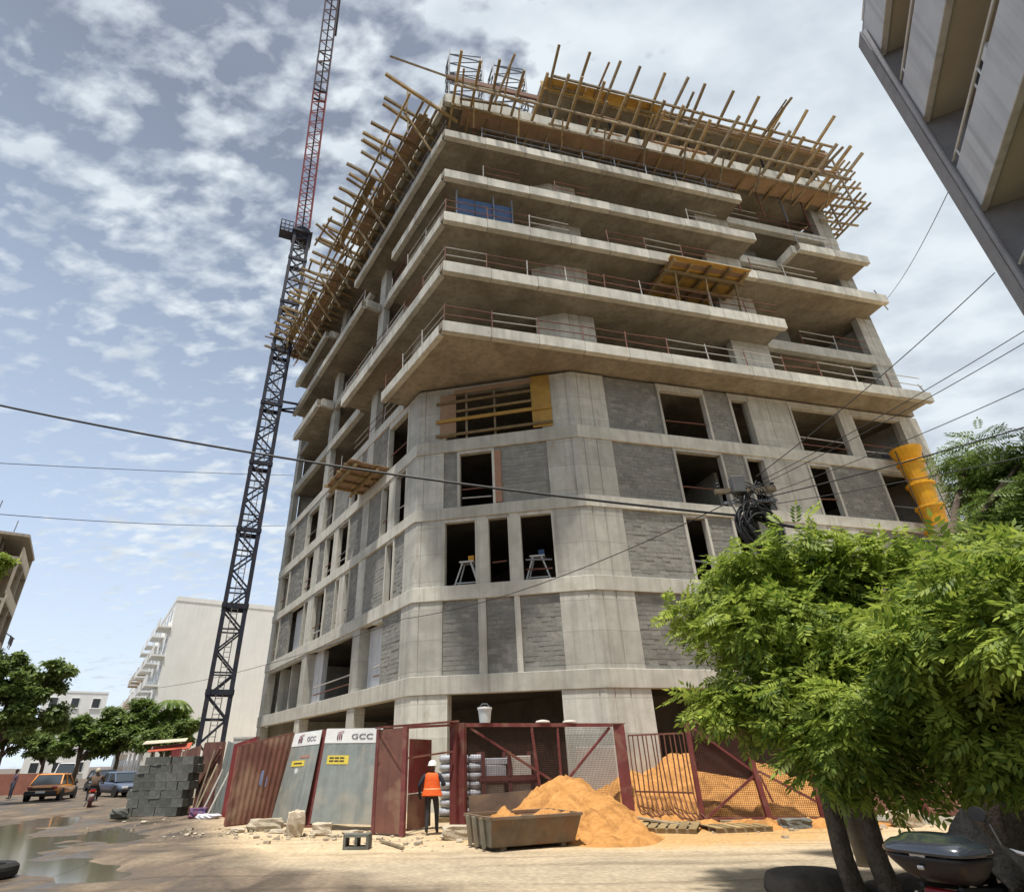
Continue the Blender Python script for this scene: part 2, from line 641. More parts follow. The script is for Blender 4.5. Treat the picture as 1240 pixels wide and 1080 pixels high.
se = N(t, 'ShaderNodeSeparateXYZ')
t.links.new(co, se.inputs[0])
na, nb_, nc = tnoise(t, co, 0.35, 5, 0.4), tnoise(t, co, 1.6, 8, 0.3), tnoise(t, co, 9, 8)
dry = ramp(t, [(0.3, (0.60, 0.465, 0.295)), (0.7, (0.47, 0.355, 0.215))])
t.links.new(nb_, dry.inputs[0])
road = ramp(t, [(0.3, (0.43, 0.35, 0.24)), (0.7, (0.33, 0.265, 0.18))])
t.links.new(nb_, road.inputs[0])
brownc = ramp(t, [(0.25, (0.25, 0.19, 0.13)), (0.48, (0.135, 0.10, 0.068)), (0.7, (0.075, 0.058, 0.04))])
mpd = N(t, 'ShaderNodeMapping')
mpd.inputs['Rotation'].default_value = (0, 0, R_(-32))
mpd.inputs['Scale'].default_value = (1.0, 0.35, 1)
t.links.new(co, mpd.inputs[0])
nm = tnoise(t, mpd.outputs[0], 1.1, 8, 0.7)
t.links.new(nm, brownc.inputs[0])
# tracks of dust on the paved road: south of the verge
wob = math_(t, 'MULTIPLY_ADD', na, 3.0, -1.5)
e1 = math_(t, 'ADD', math_(t, 'ADD', se.outputs[1], math_(t, 'MULTIPLY', se.outputs[0], 0.05)), wob)
mr = N(t, 'ShaderNodeMapRange')
mr.inputs['From Min'].default_value = 15.8
mr.inputs['From Max'].default_value = 13.6
t.links.new(e1, mr.inputs[0])
c_ = mixc(t, mr.outputs[0], dry.outputs[0], road.outputs[0])
# orange sand spilled round the heaps
sx = math_(t, 'SUBTRACT', se.outputs[0], 4.6)
sy = math_(t, 'SUBTRACT', se.outputs[1], 18.8)
d2 = math_(t, 'ADD', math_(t, 'POWER', math_(t, 'DIVIDE', sx, 6.2), 2.0), math_(t, 'POWER', math_(t, 'DIVIDE', sy, 3.6), 2.0))
d2 = math_(t, 'ADD', d2, math_(t, 'MULTIPLY_ADD', nb_, 1.1, -0.55))
mo = N(t, 'ShaderNodeMapRange')
mo.inputs['From Min'].default_value = 1.1
mo.inputs['From Max'].default_value = 0.55
t.links.new(d2, mo.inputs[0])
c_ = mixc(t, math_(t, 'MULTIPLY', mo.outputs[0], 0.85), c_, (0.50, 0.29, 0.10))
# wet mud of the side street; same dark brown across the near foreground
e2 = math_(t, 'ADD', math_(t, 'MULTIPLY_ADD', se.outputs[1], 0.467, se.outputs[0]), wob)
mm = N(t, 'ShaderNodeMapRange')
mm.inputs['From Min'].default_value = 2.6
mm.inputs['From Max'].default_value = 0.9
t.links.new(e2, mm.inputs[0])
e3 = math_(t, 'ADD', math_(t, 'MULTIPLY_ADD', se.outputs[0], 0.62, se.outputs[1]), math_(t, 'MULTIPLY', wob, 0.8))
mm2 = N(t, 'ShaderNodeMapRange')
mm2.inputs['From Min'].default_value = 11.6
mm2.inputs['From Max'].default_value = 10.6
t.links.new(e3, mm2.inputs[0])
brownf = math_(t, 'MAXIMUM', mm.outputs[0], mm2.outputs[0])
c_ = mixc(t, brownf, c_, brownc.outputs[0])
# dark tyre marks and grit
gr = ramp(t, [(0.42, (0.72, 0.72, 0.72)), (0.6, (1, 1, 1))])
t.links.new(nc, gr.inputs[0])
c_ = mixc(t, 0.8, c_, gr.outputs[0], 'MULTIPLY')
wv = N(t, 'ShaderNodeTexNoise')
mpt = N(t, 'ShaderNodeMapping')
mpt.inputs['Scale'].default_value = (0.10, 2.2, 1)
mpt.inputs['Rotation'].default_value = (0, 0, R_(4))
t.links.new(co, mpt.inputs[0])
t.links.new(mpt.outputs[0], wv.inputs['Vector'])
wv.inputs['Scale'].default_value = 1.0
wv.inputs['Detail'].default_value = 4
trk = ramp(t, [(0.30, (0.58, 0.56, 0.54)), (0.46, (1, 1, 1))])
t.links.new(wv.outputs[0], trk.inputs[0])
c_ = mixc(t, 0.75, c_, trk.outputs[0], 'MULTIPLY')
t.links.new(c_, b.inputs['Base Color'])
rr = N(t, 'ShaderNodeMapRange')
rr.inputs['From Min'].default_value = 0.45
rr.inputs['From Max'].default_value = 0.62
rr.inputs['To Min'].default_value = 0.0
rr.inputs['To Max'].default_value = 0.62
t.links.new(nm, rr.inputs[0])
t.links.new(math_(t, 'SUBTRACT', 0.95, math_(t, 'MULTIPLY', rr.outputs[0], brownf)), b.inputs['Roughness'])
bp = N(t, 'ShaderNodeBump')
bp.inputs['Strength'].default_value = 0.5
bp.inputs['Distance'].default_value = 0.04
t.links.new(math_(t, 'ADD', nc, math_(t, 'MULTIPLY', nb_, 1.5)), bp.inputs['Height'])
t.links.new(bp.outputs[0], b.inputs['Normal'])
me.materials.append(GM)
ground = bpy.data.objects.new('ground', me)
COL.objects.link(ground)
ground['kind'] = 'structure'

WATER = bpy.data.materials.new('puddle_water')
WATER.use_nodes = True
b = WATER.node_tree.nodes['Principled BSDF']
b.inputs['Base Color'].default_value = (0.10, 0.085, 0.06, 1)
b.inputs['Roughness'].default_value = 0.10
b.inputs['IOR'].default_value = 1.33
b.inputs['Specular IOR Level'].default_value = 0.8
wn = N(WATER.node_tree, 'ShaderNodeTexNoise')
wn.inputs['Scale'].default_value = 2.0
wb = N(WATER.node_tree, 'ShaderNodeBump')
wb.inputs['Strength'].default_value = 0.12
WATER.node_tree.links.new(wn.outputs[0], wb.inputs['Height'])
WATER.node_tree.links.new(wb.outputs[0], b.inputs['Normal'])
for i, (cx, cy, a, b2, an) in enumerate(PUDDLES):
    mb = MB()
    pts = []
    for k in range(40):
        th = 2 * math.pi * k / 40
        u, v = b2 * 1.25 * math.cos(th), a * 1.25 * math.sin(th)
        q = Vector((cx, cy)) + dL * u + Vector((-dL.y, dL.x)) * v
        pts.append((q.x, q.y, -0.036 - 0.0006 * i))
    mb.add(pts, [tuple(range(40))])
    mb.build('water', WATER, kind='structure')

# ------------------------------------------------------------------ the concrete building
B = thing('concrete_building', 'unfinished concrete tower with chamfered corner, grey block infill and jutting balcony slabs', 'building', (CR.x, CR.y, 0), world=True)
LEND, REND = fp('L', LEN_L, 0), fp('R', LEN_R, 0)
BACK = Vector((12.0, 60.0))
# bands: bottom and top of the edge beams, then soffit/top of the balcony slabs
BANDS = [(4.15, 4.88), (8.02, 8.67), (11.88, 12.45), (15.5, 16.2)]
SLABS = [(19.4, 20.0), (23.22, 23.9), (26.9, 27.55), (30.38, 31.02), (34.08, 34.68), (37.45, 38.3)]
OL, OR = (K - CL).dot(nL), (K - CR).dot(nR)

for (z0, z1) in BANDS:
    mb = MB()
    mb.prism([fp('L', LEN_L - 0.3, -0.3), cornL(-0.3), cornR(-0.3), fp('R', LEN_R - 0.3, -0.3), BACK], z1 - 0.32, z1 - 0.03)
    mb.build('floor_slab', INNER_SHADED, B)
    for fac in 'LCR':
        mb = MB()
        oo = 0.06
        if fac == 'L':
            mb.prism([fp('L', LEN_L, oo), cornL(oo), cornL(-0.34), fp('L', LEN_L, -0.34)], z0, z1)
        elif fac == 'C':
            mb.prism([cornL(oo), cornR(oo), cornR(-0.34), cornL(-0.34)], z0, z1)
        else:
            mb.prism([cornR(oo), fp('R', LEN_R, oo), fp('R', LEN_R, -0.34), cornR(-0.34)], z0, z1)
        mb.build('edge_beam', CONC_L, B, bevel=0.02)

# balcony slabs: how far the overhang runs along each street front, and the separate balconies beyond
LEVELS = [
    dict(L=1.9, R=21.8, bL=[], bR=[]),
    dict(L=9.4, R=13.1, bL=[], bR=[]),
    dict(L=2.0, R=21.9, bL=[(15.9, 22.5)], bR=[]),
    dict(L=1.9, R=13.1, bL=[(7.05, 24.3)], bR=[(16.4, 21.9)]),
    dict(L=9.3, R=13.05, bL=[(16.1, 25.0)], bR=[]),
    dict(L=25.0, R=22.2, bL=[], bR=[]),
]
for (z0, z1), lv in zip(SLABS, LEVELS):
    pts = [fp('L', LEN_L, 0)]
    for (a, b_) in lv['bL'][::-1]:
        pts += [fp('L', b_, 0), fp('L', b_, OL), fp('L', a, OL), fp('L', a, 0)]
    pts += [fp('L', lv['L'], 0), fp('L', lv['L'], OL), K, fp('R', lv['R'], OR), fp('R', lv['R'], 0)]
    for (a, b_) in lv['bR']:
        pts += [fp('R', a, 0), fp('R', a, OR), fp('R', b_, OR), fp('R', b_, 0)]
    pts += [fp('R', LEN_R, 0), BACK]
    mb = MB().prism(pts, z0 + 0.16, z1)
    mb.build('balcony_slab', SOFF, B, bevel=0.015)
    # downstand lip on the free edge, cast in short lifts
    def lip(p, q, n):
        d = (q - p)
        inn = Vector((-d.y, d.x)).normalized()
        if (p + inn - Vector((8, 40))).length > (p - inn - Vector((8, 40))).length:
            inn = -inn
        for i in range(n):
            a, c = p + d * (i / n), p + d * ((i + 1) / n)
            e = d.normalized() * 0.012
            j = random.uniform(0.0, 0.03)
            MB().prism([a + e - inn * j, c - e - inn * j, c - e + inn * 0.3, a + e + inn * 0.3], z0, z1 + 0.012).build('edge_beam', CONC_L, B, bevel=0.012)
    lip(K, fp('R', lv['R'], OR), max(4, int((lv['R'] + 7) / 2.4)))
    lip(K + dL * 0.36, fp('L', lv['L'], OL), max(2, int((lv['L'] + 5.2) / 2.4)))
    for (a, b_) in lv['bR']:
        lip(fp('R', a, OR), fp('R', b_, OR), 2)
        lip(fp('R', a, 0.1), fp('R', a, OR - 0.31), 1)
    for (a, b_) in lv['bL']:
        lip(fp('L', a, OL), fp('L', b_, OL), max(2, int((b_ - a) / 2.4)))
        lip(fp('L', a, 0.1), fp('L', a, OL - 0.31), 1)
    # wall-plane edge beams where the overhang stops
    if lv['R'] < 20:
        e0 = lv['R'] + 0.05
        e1 = lv['bR'][0][0] - 0.02 if lv['bR'] else LEN_R
        fbox(MB(), 'R', e0, e1, -0.35, 0.05, z0, z1 + 0.02).build('edge_beam', CONC_L, B, bevel=0.02)
    e0 = lv['L'] + 0.05
    e1 = lv['bL'][0][0] - 0.02 if lv['bL'] else LEN_L
    if lv['L'] < 20:
        fbox(MB(), 'L', e0, e1, -0.35, 0.05, z0, z1 + 0.02).build('edge_beam', CONC_L, B, bevel=0.02)

# columns, storey by storey
STOREYS = [(0.0, 4.15)] + [(BANDS[i][1], (BANDS[i + 1][0] if i < 3 else SLABS[0][0])) for i in range(4)] + \
          [(SLABS[i][1], SLABS[i + 1][0] + 0.16) for i in range(5)]


def groove(fac, sA, sB, marks, depth=0.025, w=0.05):
    """outline from sA to sB on a facade with vertical shutter joints recessed"""
    pts = [fp(fac, sA, 0)]
    seq = sorted(marks) if sB > sA else sorted(marks, reverse=True)
    sg = 1 if sB > sA else -1
    for q in seq:
        pts += [fp(fac, q - sg * w / 2, 0), fp(fac, q - sg * w / 2, -depth), fp(fac, q + sg * w / 2, -depth), fp(fac, q + sg * w / 2, 0)]
    return pts + [fp(fac, sB, 0)]


for i, (z0, z1) in enumerate(STOREYS):
    j = random.uniform(-0.05, 0.05)
    wide = 0.25 if i == 0 else 0.0
    # left corner column
    out = groove('L', 1.2 + wide, 0.06, []) + groove('C', 0.06, 1.4 + wide, [0.35 + j])
    inn = [fp('C', 1.4 + wide, -0.7), cornL(-0.7), fp('L', 1.2 + wide, -0.7)]
    MB().prism(out + inn, z0, z1).build('column', CONC, B)
    # right corner column
    out = groove('C', WC - 1.55 - wide, WC - 0.06, [WC - 0.32]) + groove('R', 0.06, 1.8 + wide * .4, [0.30, 0.95 + j])
    inn = [fp('R', 1.8 + wide * .4, -0.7), cornR(-0.7), fp('C', WC - 1.55 - wide, -0.7)]
    MB().prism(out + inn, z0, z1).build('column', CONC, B)
    for fac, a, c in (('L', 6.35, 7.35), ('L', 15.6, 16.6), ('L', 25.4, 26.5), ('R', 10.6, 13.15), ('R', 21.1, 22.4)):
        dep = 0.45 if i > 4 else 0.6
        front = groove(fac, a, c, [a + (c - a) * 0.45]) if (c - a) > 1.2 else [fp(fac, a, 0), fp(fac, c, 0)]
        MB().prism(front + [fp(fac, c, -dep), fp(fac, a, -dep)], z0, z1).build('column', CONC, B, bevel=0.015)

# core block and unseen end walls, added to keep the inside dark
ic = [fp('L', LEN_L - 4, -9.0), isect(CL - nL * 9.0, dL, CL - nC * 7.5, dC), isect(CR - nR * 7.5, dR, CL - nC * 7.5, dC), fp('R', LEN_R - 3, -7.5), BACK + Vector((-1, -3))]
MB().prism(ic, 0.01, 37.3).build('core_wall', INNER_SHADED, B)
for p, q in ((LEND, BACK), (REND, BACK)):
    d = (q - p).normalized()
    n_ = Vector((-d.y, d.x)) * 0.12
    a = p + d * 0.75
    MB().prism([a + n_, q + n_, q - n_, a - n_], 0.0, 37.4).build('end_wall', CONC, B)


def infill(fac, s0, s1, z0, z1, o=-0.07, material=BLOCK, bw=0.42, bh=0.195):
    """a panel of laid cement blocks: every block its own box in front of the mortar"""
    mb = MB()
    fbox(MB(), fac, s0, s1, -0.28, o - 0.008, z0, z1).build('mortar_bed', MORTAR, B)
    rows = max(1, int(round((z1 - z0) / bh)))
    h = (z1 - z0) / rows
    for r in range(rows):
        s = s0 - (bw / 2 if r % 2 else 0) + random.uniform(-0.04, 0.04)
        while s < s1:
            a, c = max(s0, s) + 0.007, min(s1, s + bw) - 0.007
            if c - a > 0.05 and random.random() > 0.006:
                jo = o + random.uniform(-0.012, 0.014)
                jz = random.uniform(0.008, 0.020)
                za, zb = z0 + r * h + jz, z0 + (r + 1) * h - 0.009
                p = [fp(fac, a, o - 0.02), fp(fac, c, o - 0.02), fp(fac, c, jo), fp(fac, a, jo)]
                mb.add([(q.x, q.y, za) for q in p] + [(q.x, q.y, zb) for q in p], [(2, 3, 7, 6), (3, 2, 1, 0), (4, 5, 6, 7), (0, 3, 7, 4)][0:4] + [(1, 2, 6, 5)])
            s += bw
    ob = mb.build('block_infill', material, B)
    ob['kind'] = 'stuff'
    return ob


def jamb(fac, s, z0, z1, w=0.22):
    fbox(MB(), fac, s - w / 2, s + w / 2, -0.3, 0.015, z0, z1).build('window_jamb', CONC_L, B, bevel=0.01)


def bar(fac, s0, s1, z, o=-0.12, material=PALE, r=0.035, dz=0.0):
    a, c = fp(fac, s0, o), fp(fac, s1, o)
    MB().tube((a.x, a.y, z), (c.x, c.y, z + dz), r, n=6).build('guard_bar', material, B)


S2, S3, S4, SE = STOREYS[1], STOREYS[2], STOREYS[3], STOREYS[4]
FAC = {
    ('R', S2): [('b', 1.8, 5.3), ('w', 5.3, 7.0), ('b', 7.0, 8.6), ('w', 8.6, 9.6), ('b', 9.6, 10.6), ('w', 13.2, 14.6), ('b', 14.6, 17.8), ('w', 17.8, 20.0), ('b', 20.0, 21.1)],
    ('R', S3): [('b', 1.8, 4.95), ('w', 4.95, 6.25), ('b', 6.25, 7.6), ('w', 7.6, 8.7), ('b', 8.7, 10.6), ('w', 13.2, 14.45), ('m', 14.45, 14.95), ('w', 14.95, 16.35), ('b', 16.35, 21.1)],
    ('R', S4): [('b', 1.8, 5.15), ('w', 5.15, 8.0), ('b', 8.0, 9.3), ('w', 9.3, 10.6), ('w', 13.2, 14.75), ('b', 14.75, 17.9), ('w', 17.9, 21.1)],
    ('R', SE): [('b', 1.8, 4.9), ('w', 4.9, 7.8), ('b', 7.8, 9.3), ('w', 9.3, 10.6), ('w', 13.2, 16.7), ('m', 16.7, 17.4), ('w', 17.4, 21.1)],
    ('C', S2): [('b', 1.4, 3.03), ('m', 3.03, 3.38), ('b', 3.38, 4.65), ('m', 4.65, 4.9), ('b', 4.9, 6.64)],
    ('C', S3): [('w', 1.4, 3.04), ('m', 3.04, 3.5), ('w', 3.5, 4.6), ('m', 4.6, 5.02), ('w', 5.02, 6.64)],
    ('C', S4): [('b', 1.4, 2.1), ('w', 2.1, 4.0), ('b', 4.0, 6.64)],
    ('C', SE): [('w', 1.4, 6.64)],
    ('L', S2): [('b', 1.2, 3.45), ('w', 3.45, 4.6), ('p', 4.6, 6.35), ('w', 7.35, 13.9), ('p', 13.9, 15.6), ('w', 16.6, 25.4)],
    ('L', S3): [('b', 1.2, 2.4), ('w', 2.4, 3.5), ('b', 3.5, 6.35), ('b', 7.35, 8.7), ('w', 8.7, 9.7), ('m', 9.7, 10.3), ('w', 10.3, 11.2), ('b', 11.2, 13.1), ('w', 13.1, 15.6), ('w', 16.6, 17.7), ('p', 17.7, 21.5), ('b', 21.5, 24.0), ('w', 24.0, 25.4)],
    ('L', S4): [('w', 1.2, 2.7), ('m', 2.7, 3.3), ('w', 3.3, 4.5), ('b', 4.5, 6.35), ('b', 7.35, 9.6), ('w', 9.6, 11.7), ('m', 11.7, 12.3), ('w', 12.3, 14.2), ('b', 14.2, 15.6), ('w', 16.6, 18.7), ('b', 18.7, 22.9), ('w', 22.9, 25.4)],
    ('L', SE): [('w', 1.2, 4.0), ('b', 4.0, 6.35), ('b', 7.35, 8.3), ('w', 8.3, 10.0), ('b', 10.0, 13.1), ('w', 13.1, 15.6), ('w', 16.6, 19.6), ('b', 19.6, 23.0), ('w', 23.0, 25.4)],
}
for (fac, (z0, z1)), cells in FAC.items():
    for (ty, a, c) in cells:
        if ty == 'b':
            infill(fac, a, c, z0, z1)
        elif ty == 'p':
            fbox(MB(), fac, a, c, -0.9, -0.6, z0, z1).build('plastered_wall', WHITEP, B)
        elif ty == 'm':
            fbox(MB(), fac, a, c, -0.3, 0.01, z0, z1).build('mullion', CONC_L, B, bevel=0.01)
        elif ty == 'w':
            top = z1 - (0.38 if z0 > 16 else 0.16)
            fbox(MB(), fac, a, c, -0.3, -0.02, top, z1).build('lintel', CONC, B)
            if not (fac == 'L' and z0 < 5):
                jw_ = 0.09 if (fac == 'C' and z0 < 12) else 0.13
                jamb(fac, a + jw_ / 2, z0, top, jw_)
                jamb(fac, c - jw_ / 2, z0, top, jw_)
            if fac == 'C' and z0 > 16:
                continue
            if c - a > 0.8 and random.random() < 0.85:
                bar(fac, a + 0.22, c - 0.22, z0 + 0.95, material=random.choice([PALE, GALVTUBE, RUSTR]), dz=random.uniform(-0.08, 0.08))
                if random.random() < 0.6:
                    bar(fac, a + 0.22, c - 0.22, z0 + 0.5, material=random.choice([PALE, RUSTR]), dz=random.uniform(-0.06, 0.06))
# party walls seen deep inside the lower openings
for fac, s, o0, o1, (z0, z1) in (('R', 15.6, -6.5, -2.5, SE), ('L', 9.5, -6, -1.5, S2), ('L', 20.5, -5, -0.5, S2), ('R', 9.0, -6.0, -2.2, S4), ('L', 23.5, -5, -0.5, S2), ('L', 3.2, -5, -1.2, SE)):
    fbox(MB(), fac, s, s + 0.2, o0, o1, z0, z1).build('partition_wall', CONC, B)

# upper storeys: set-back walls of grey block with doorways
for i in range(5, 10):
    z0, z1 = STOREYS[i]
    for fac, a, c, o in (('R', 2.2, 4.6, -2.2), ('R', 6.3, 9.4, -2.6), ('R', 14.2, 17.2, -2.0), ('C', 2.0, 4.2, -2.4), ('L', 8.0, 11.6, -2.2), ('L', 18.0, 22.4, -2.0)):
        a2, c2 = a + random.uniform(-0.6, 0.6), c + random.uniform(-0.6, 0.6)
        fbox(MB(), fac, a2, c2, o - 0.2, o, z0, z1).build('partition_wall', BLOCK if random.random() < 0.7 else CONC, B)
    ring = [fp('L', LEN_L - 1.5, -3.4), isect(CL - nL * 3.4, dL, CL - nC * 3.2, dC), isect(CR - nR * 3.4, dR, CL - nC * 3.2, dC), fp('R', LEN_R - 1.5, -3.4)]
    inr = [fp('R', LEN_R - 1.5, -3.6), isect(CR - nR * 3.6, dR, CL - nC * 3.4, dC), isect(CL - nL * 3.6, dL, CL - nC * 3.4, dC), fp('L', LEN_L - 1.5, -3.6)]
    MB().prism(ring + inr, z0, z1).build('room_wall', INNER_SHADED, B)
for (s0, s1, o, z0, h) in ((3.4, 4.5, 0.6, SLABS[0][1], 0.75), (7.3, 8.2, 0.5, SLABS[0][1], 0.7), (16.2, 17.4, 0.1, SLABS[0][1], 0.5)):
    infill_ = MB()
    fbox(infill_, 'R', s0, s1, o - 0.2, o, z0, z0 + h)
    infill_.build('low_block_wall', BLOCK, B, bevel=0.01)


def guard(pts, z, skip=0.0, every=2.3, mats=(RUSTR, PALE)):
    """guard rail along an edge: two tube rails (part) with posts (sub-parts)"""
    for p, q in zip(pts[:-1], pts[1:]):
        L_ = (q - p).length
        n = max(1, int(round(L_ / every)))
        for i in range(n):
            if random.random() < skip:
                continue
            a, c = p + (q - p) * (i / n), p + (q - p) * ((i + 1) / n)
            mb = MB()
            for hz_ in (0.55, 1.08):
                j0, j1 = random.uniform(-.04, .04), random.uniform(-.06, .06)
                mb.tube((a.x, a.y, z + hz_ + j0), (c.x, c.y, z + hz_ + j1), 0.027, n=6)
            g = mb.build('guard_rail', random.choice(mats), B)
            MB().tube((a.x, a.y, z - 0.02), (a.x + random.uniform(-.05, .05), a.y, z + 1.18), 0.032, n=6).build('post', random.choice(mats), g)


def edge(lv, i=0.14):
    return [fp('L', lv['L'] - 0.2, OL - i), isect(CL + nL * (OL - i), dL, CR + nR * (OR - i), dR), fp('R', lv['R'] - 0.2, OR - i)]


guard(edge(LEVELS[0]), SLABS[0][1], 0.0)
guard(edge(LEVELS[1]), SLABS[1][1], 0.1)
guard(edge(LEVELS[2]), SLABS[2][1], 0.35)
guard(edge(LEVELS[3]), SLABS[3][1], 0.7)
guard(edge(LEVELS[4]), SLABS[4][1], 0.15, mats=(GALVTUBE, GALVTUBE))
guard([fp('R', 13.4, 0), fp('R', 21.0, 0)], SLABS[1][1], 0.3)
guard([fp('R', 13.4, 0), fp('R', 21.0, 0)], SLABS[4][1], 0.4)
guard([fp('R', 16.6, OR - 0.2), fp('R', 21.7, OR - 0.2)], SLABS[3][1], 0.4, mats=(GALVTUBE,))
guard([fp('L', 7.2, OL - 0.2), fp('L', 24.0, OL - 0.2)], SLABS[3][1], 0.5)
guard([fp('L', 2.4, 0), fp('L', 15.0, 0)], SLABS[0][1], 0.4)
# rails poking past the end of the slabs
for z in (SLABS[0][1], SLABS[2][1]):
    a, c = fp('R', LEN_R - 0.4, 1.2), fp('R', LEN_R + 1.6, 0.2)
    mb = MB()
    for h in (0.5, 1.0):
        mb.tube((a.x, a.y, z + h), (c.x, c.y, z + h + 0.1), 0.035, n=6)
    mb.build('guard_rail', GALVTUBE, B)

# ---- top storey slab under construction
Z7 = (41.15, 41.75)
pts7 = [fp('R', -0.6, 1.9), fp('R', 22.6, 1.9), fp('R', 22.6, -7), fp('R', -0.6, -7)]
MB().prism(pts7, Z7[0], Z7[1]).build('roof_slab', SOFF, B, bevel=0.015)
lv = LEVELS[5]
for s in np.arange(0.5, 22, 2.1):
    for o in (0.9, -1.6):
        a = fp('R', s + random.uniform(-.3, .3), o)
        MB().tube((a.x, a.y, 38.3), (a.x, a.y, Z7[0]), 0.06, n=6).build('steel_prop', MAST if random.random() < .5 else RUSTR, B)
for s in np.arange(-5, 21, 1.9):       # props on the storey below
    a = fp('R', s, 0.6)
    MB().tube((a.x, a.y, SLABS[4][1]), (a.x, a.y, SLABS[5][0] + .16), 0.055, n=6).build('steel_prop', GALVTUBE if random.random() < .5 else RUSTR, B)

# ------------------------------------------------------------------ timber formwork of the top slabs (things of their own)


def formwork(name, label, fac, s0, s1, step, o_in, o_tip, z, dz, ledgers, ply=None, jit=0.35, w=0.15):
    base = fp(fac, (s0 + s1) / 2, o_in)
    t_ = thing(name, label, 'formwork', (base.x, base.y, z - 0.3), world=True, group='timber formwork round the top slabs')
    s = s0
    while s < s1:
        a = fp(fac, s, o_in)
        c = fp(fac, s + random.uniform(-.25, .25), o_tip + random.uniform(-jit, jit))
        zz_ = z + random.uniform(-.04, .04)
        MB().beam((a.x, a.y, zz_), (c.x, c.y, zz_ + dz + random.uniform(-.15, .15)), w, w * 1.35).build('joist', random.choice([WOOD, WOOD, WOOD_G]), t_)
        s += step * random.uniform(0.8, 1.2)
    for (o, zl, ww) in ledgers:
        n = max(2, int((s1 - s0) / 4))
        for i in range(n):
            a, c = fp(fac, s0 + (s1 - s0) * i / n - 0.15, o), fp(fac, s0 + (s1 - s0) * (i + 1) / n + 0.15, o)
            j = 0.012 * (i % 2) + random.uniform(-.03, .03)
            MB().beam((a.x, a.y, z + zl + j), (c.x, c.y, z + zl + j + random.uniform(-.04, .04)), ww, ww * 1.5).build('ledger', random.choice([WOOD, WOOD_G]), t_)
    for (a, c, o0, o1, zl, mt) in (ply or []):
        n = max(1, int((c - a) / 2.4))
        for i in range(n):
            if random.random() < 0.12:
                continue
            q = MB()
            fbox(q, fac, a + (c - a) * i / n + .01, a + (c - a) * (i + 1) / n - .01, o0, o1, z + zl, z + zl + 0.035)
            q.build('plywood_sheet', mt, t_)
    return t_


fl = formwork('timber_formwork', 'row of timber joists jutting over the crane side of the roof edge', 'L', -4.6, 25.0, 0.95, 0.2, 4.9, 37.25, 0.35,
              [(1.75, -0.16, 0.12), (2.7, -0.17, 0.12), (3.6, -0.16, 0.11), (2.2, 0.22, 0.1)], [(-3.8, 25, 1.55, 2.5, 0.12, PLY_B), (2.0, 25, 2.9, 3.4, 0.13, WOOD)])
# a second, looser layer of props below the left edge
for s in np.arange(-3.5, 24, 2.3):
    a, c = fp('L', s, 3.4), fp('L', s, 1.46)
    MB().beam((a.x, a.y, 37.1), (c.x, c.y, 34.7 + random.uniform(0, .4)), 0.1, 0.12).build('raking_strut', random.choice([WOOD, WOOD_G]), fl)
fr = formwork('timber_formwork', 'row of timber joists below the pale roof slab edge above the balconies', 'R', -6.6, 21.6, 1.25, 0.3, 4.6, 37.15, 0.75,
              [(1.95, -0.16, 0.12), (3.1, 0.02, 0.11)], [(-6, 22, 0.6, 1.75, 0.10, PLY_B)], w=0.15)
fu = formwork('timber_formwork', 'topmost timber joists with ochre shutter boards pointing to the sky', 'R', 0.0, 22.0, 1.75, 0.6, 4.35, 41.0, 1.05,
              [(1.98, -0.15, 0.12), (2.9, 0.14, 0.11), (2.1, 0.75, 0.1)], [(-0.4, 8.2, 1.98, 2.55, 0.55, PLY), (8.2, 22, 1.98, 2.2, 0.0, PLY_B)], jit=0.2, w=0.15)
q = MB()
fbox(q, 'R', -0.6, 9.0, 1.92, 1.97, 41.2, 42.05)
q.build('shutter_board', PLY, fu)
q = MB()
fbox(q, 'R', 9.0, 22.6, 1.92, 1.97, 41.65, 42.1)
q.build('shutter_board', PLY_B, fu)
for s in np.arange(-5.5, 21.5, 2.9):
    a, c = fp('R', s, 2.6), fp('R', s + .3, 1.3)
    MB().beam((a.x, a.y, 37.2), (c.x, c.y, 36.2), 0.09, 0.11).build('raking_strut', random.choice([WOOD, WOOD_G]), fr)
# east end grid
base = fp('R', 23.5, 0)
fe = thing('timber_formwork', 'criss-crossed timber grid hanging off the far end of the top slabs', 'formwork', (base.x, base.y, 36.5), world=True, group='timber formwork round the top slabs')
for z in (36.3, 37.3, 38.5, 39.7, 40.9):
    for o in (1.5, 0.2, -1.1, -2.4):
        a, c = fp('R', 21.4, o), fp('R', 24.6 + random.uniform(-.4, .4), o + random.uniform(-.2, .2))
        MB().beam((a.x, a.y, z), (c.x, c.y, z + random.uniform(.1, .5)), 0.11, 0.14).build('joist', random.choice([WOOD, WOOD_G]), fe)
    a, c = fp('R', 23.3, 2.4), fp('R', 23.6, -3.4)
    MB().beam((a.x, a.y, z - .14), (c.x, c.y, z - .1), 0.1, 0.13).build('ledger', WOOD, fe)
    a, c = fp('R', 24.1, 2.2), fp('R', 24.3, -3.2)
    MB().beam((a.x, a.y, z + .22), (c.x, c.y, z + .3), 0.1, 0.13).build('ledger', WOOD_G, fe)
for o in (1.8, 0.3, -1.4):
    a = fp('R', 23.0, o)
    MB().beam((a.x, a.y, 35.6), (a.x, a.y, 41.6), 0.1, 0.1).build('standard', WOOD_G, fe)

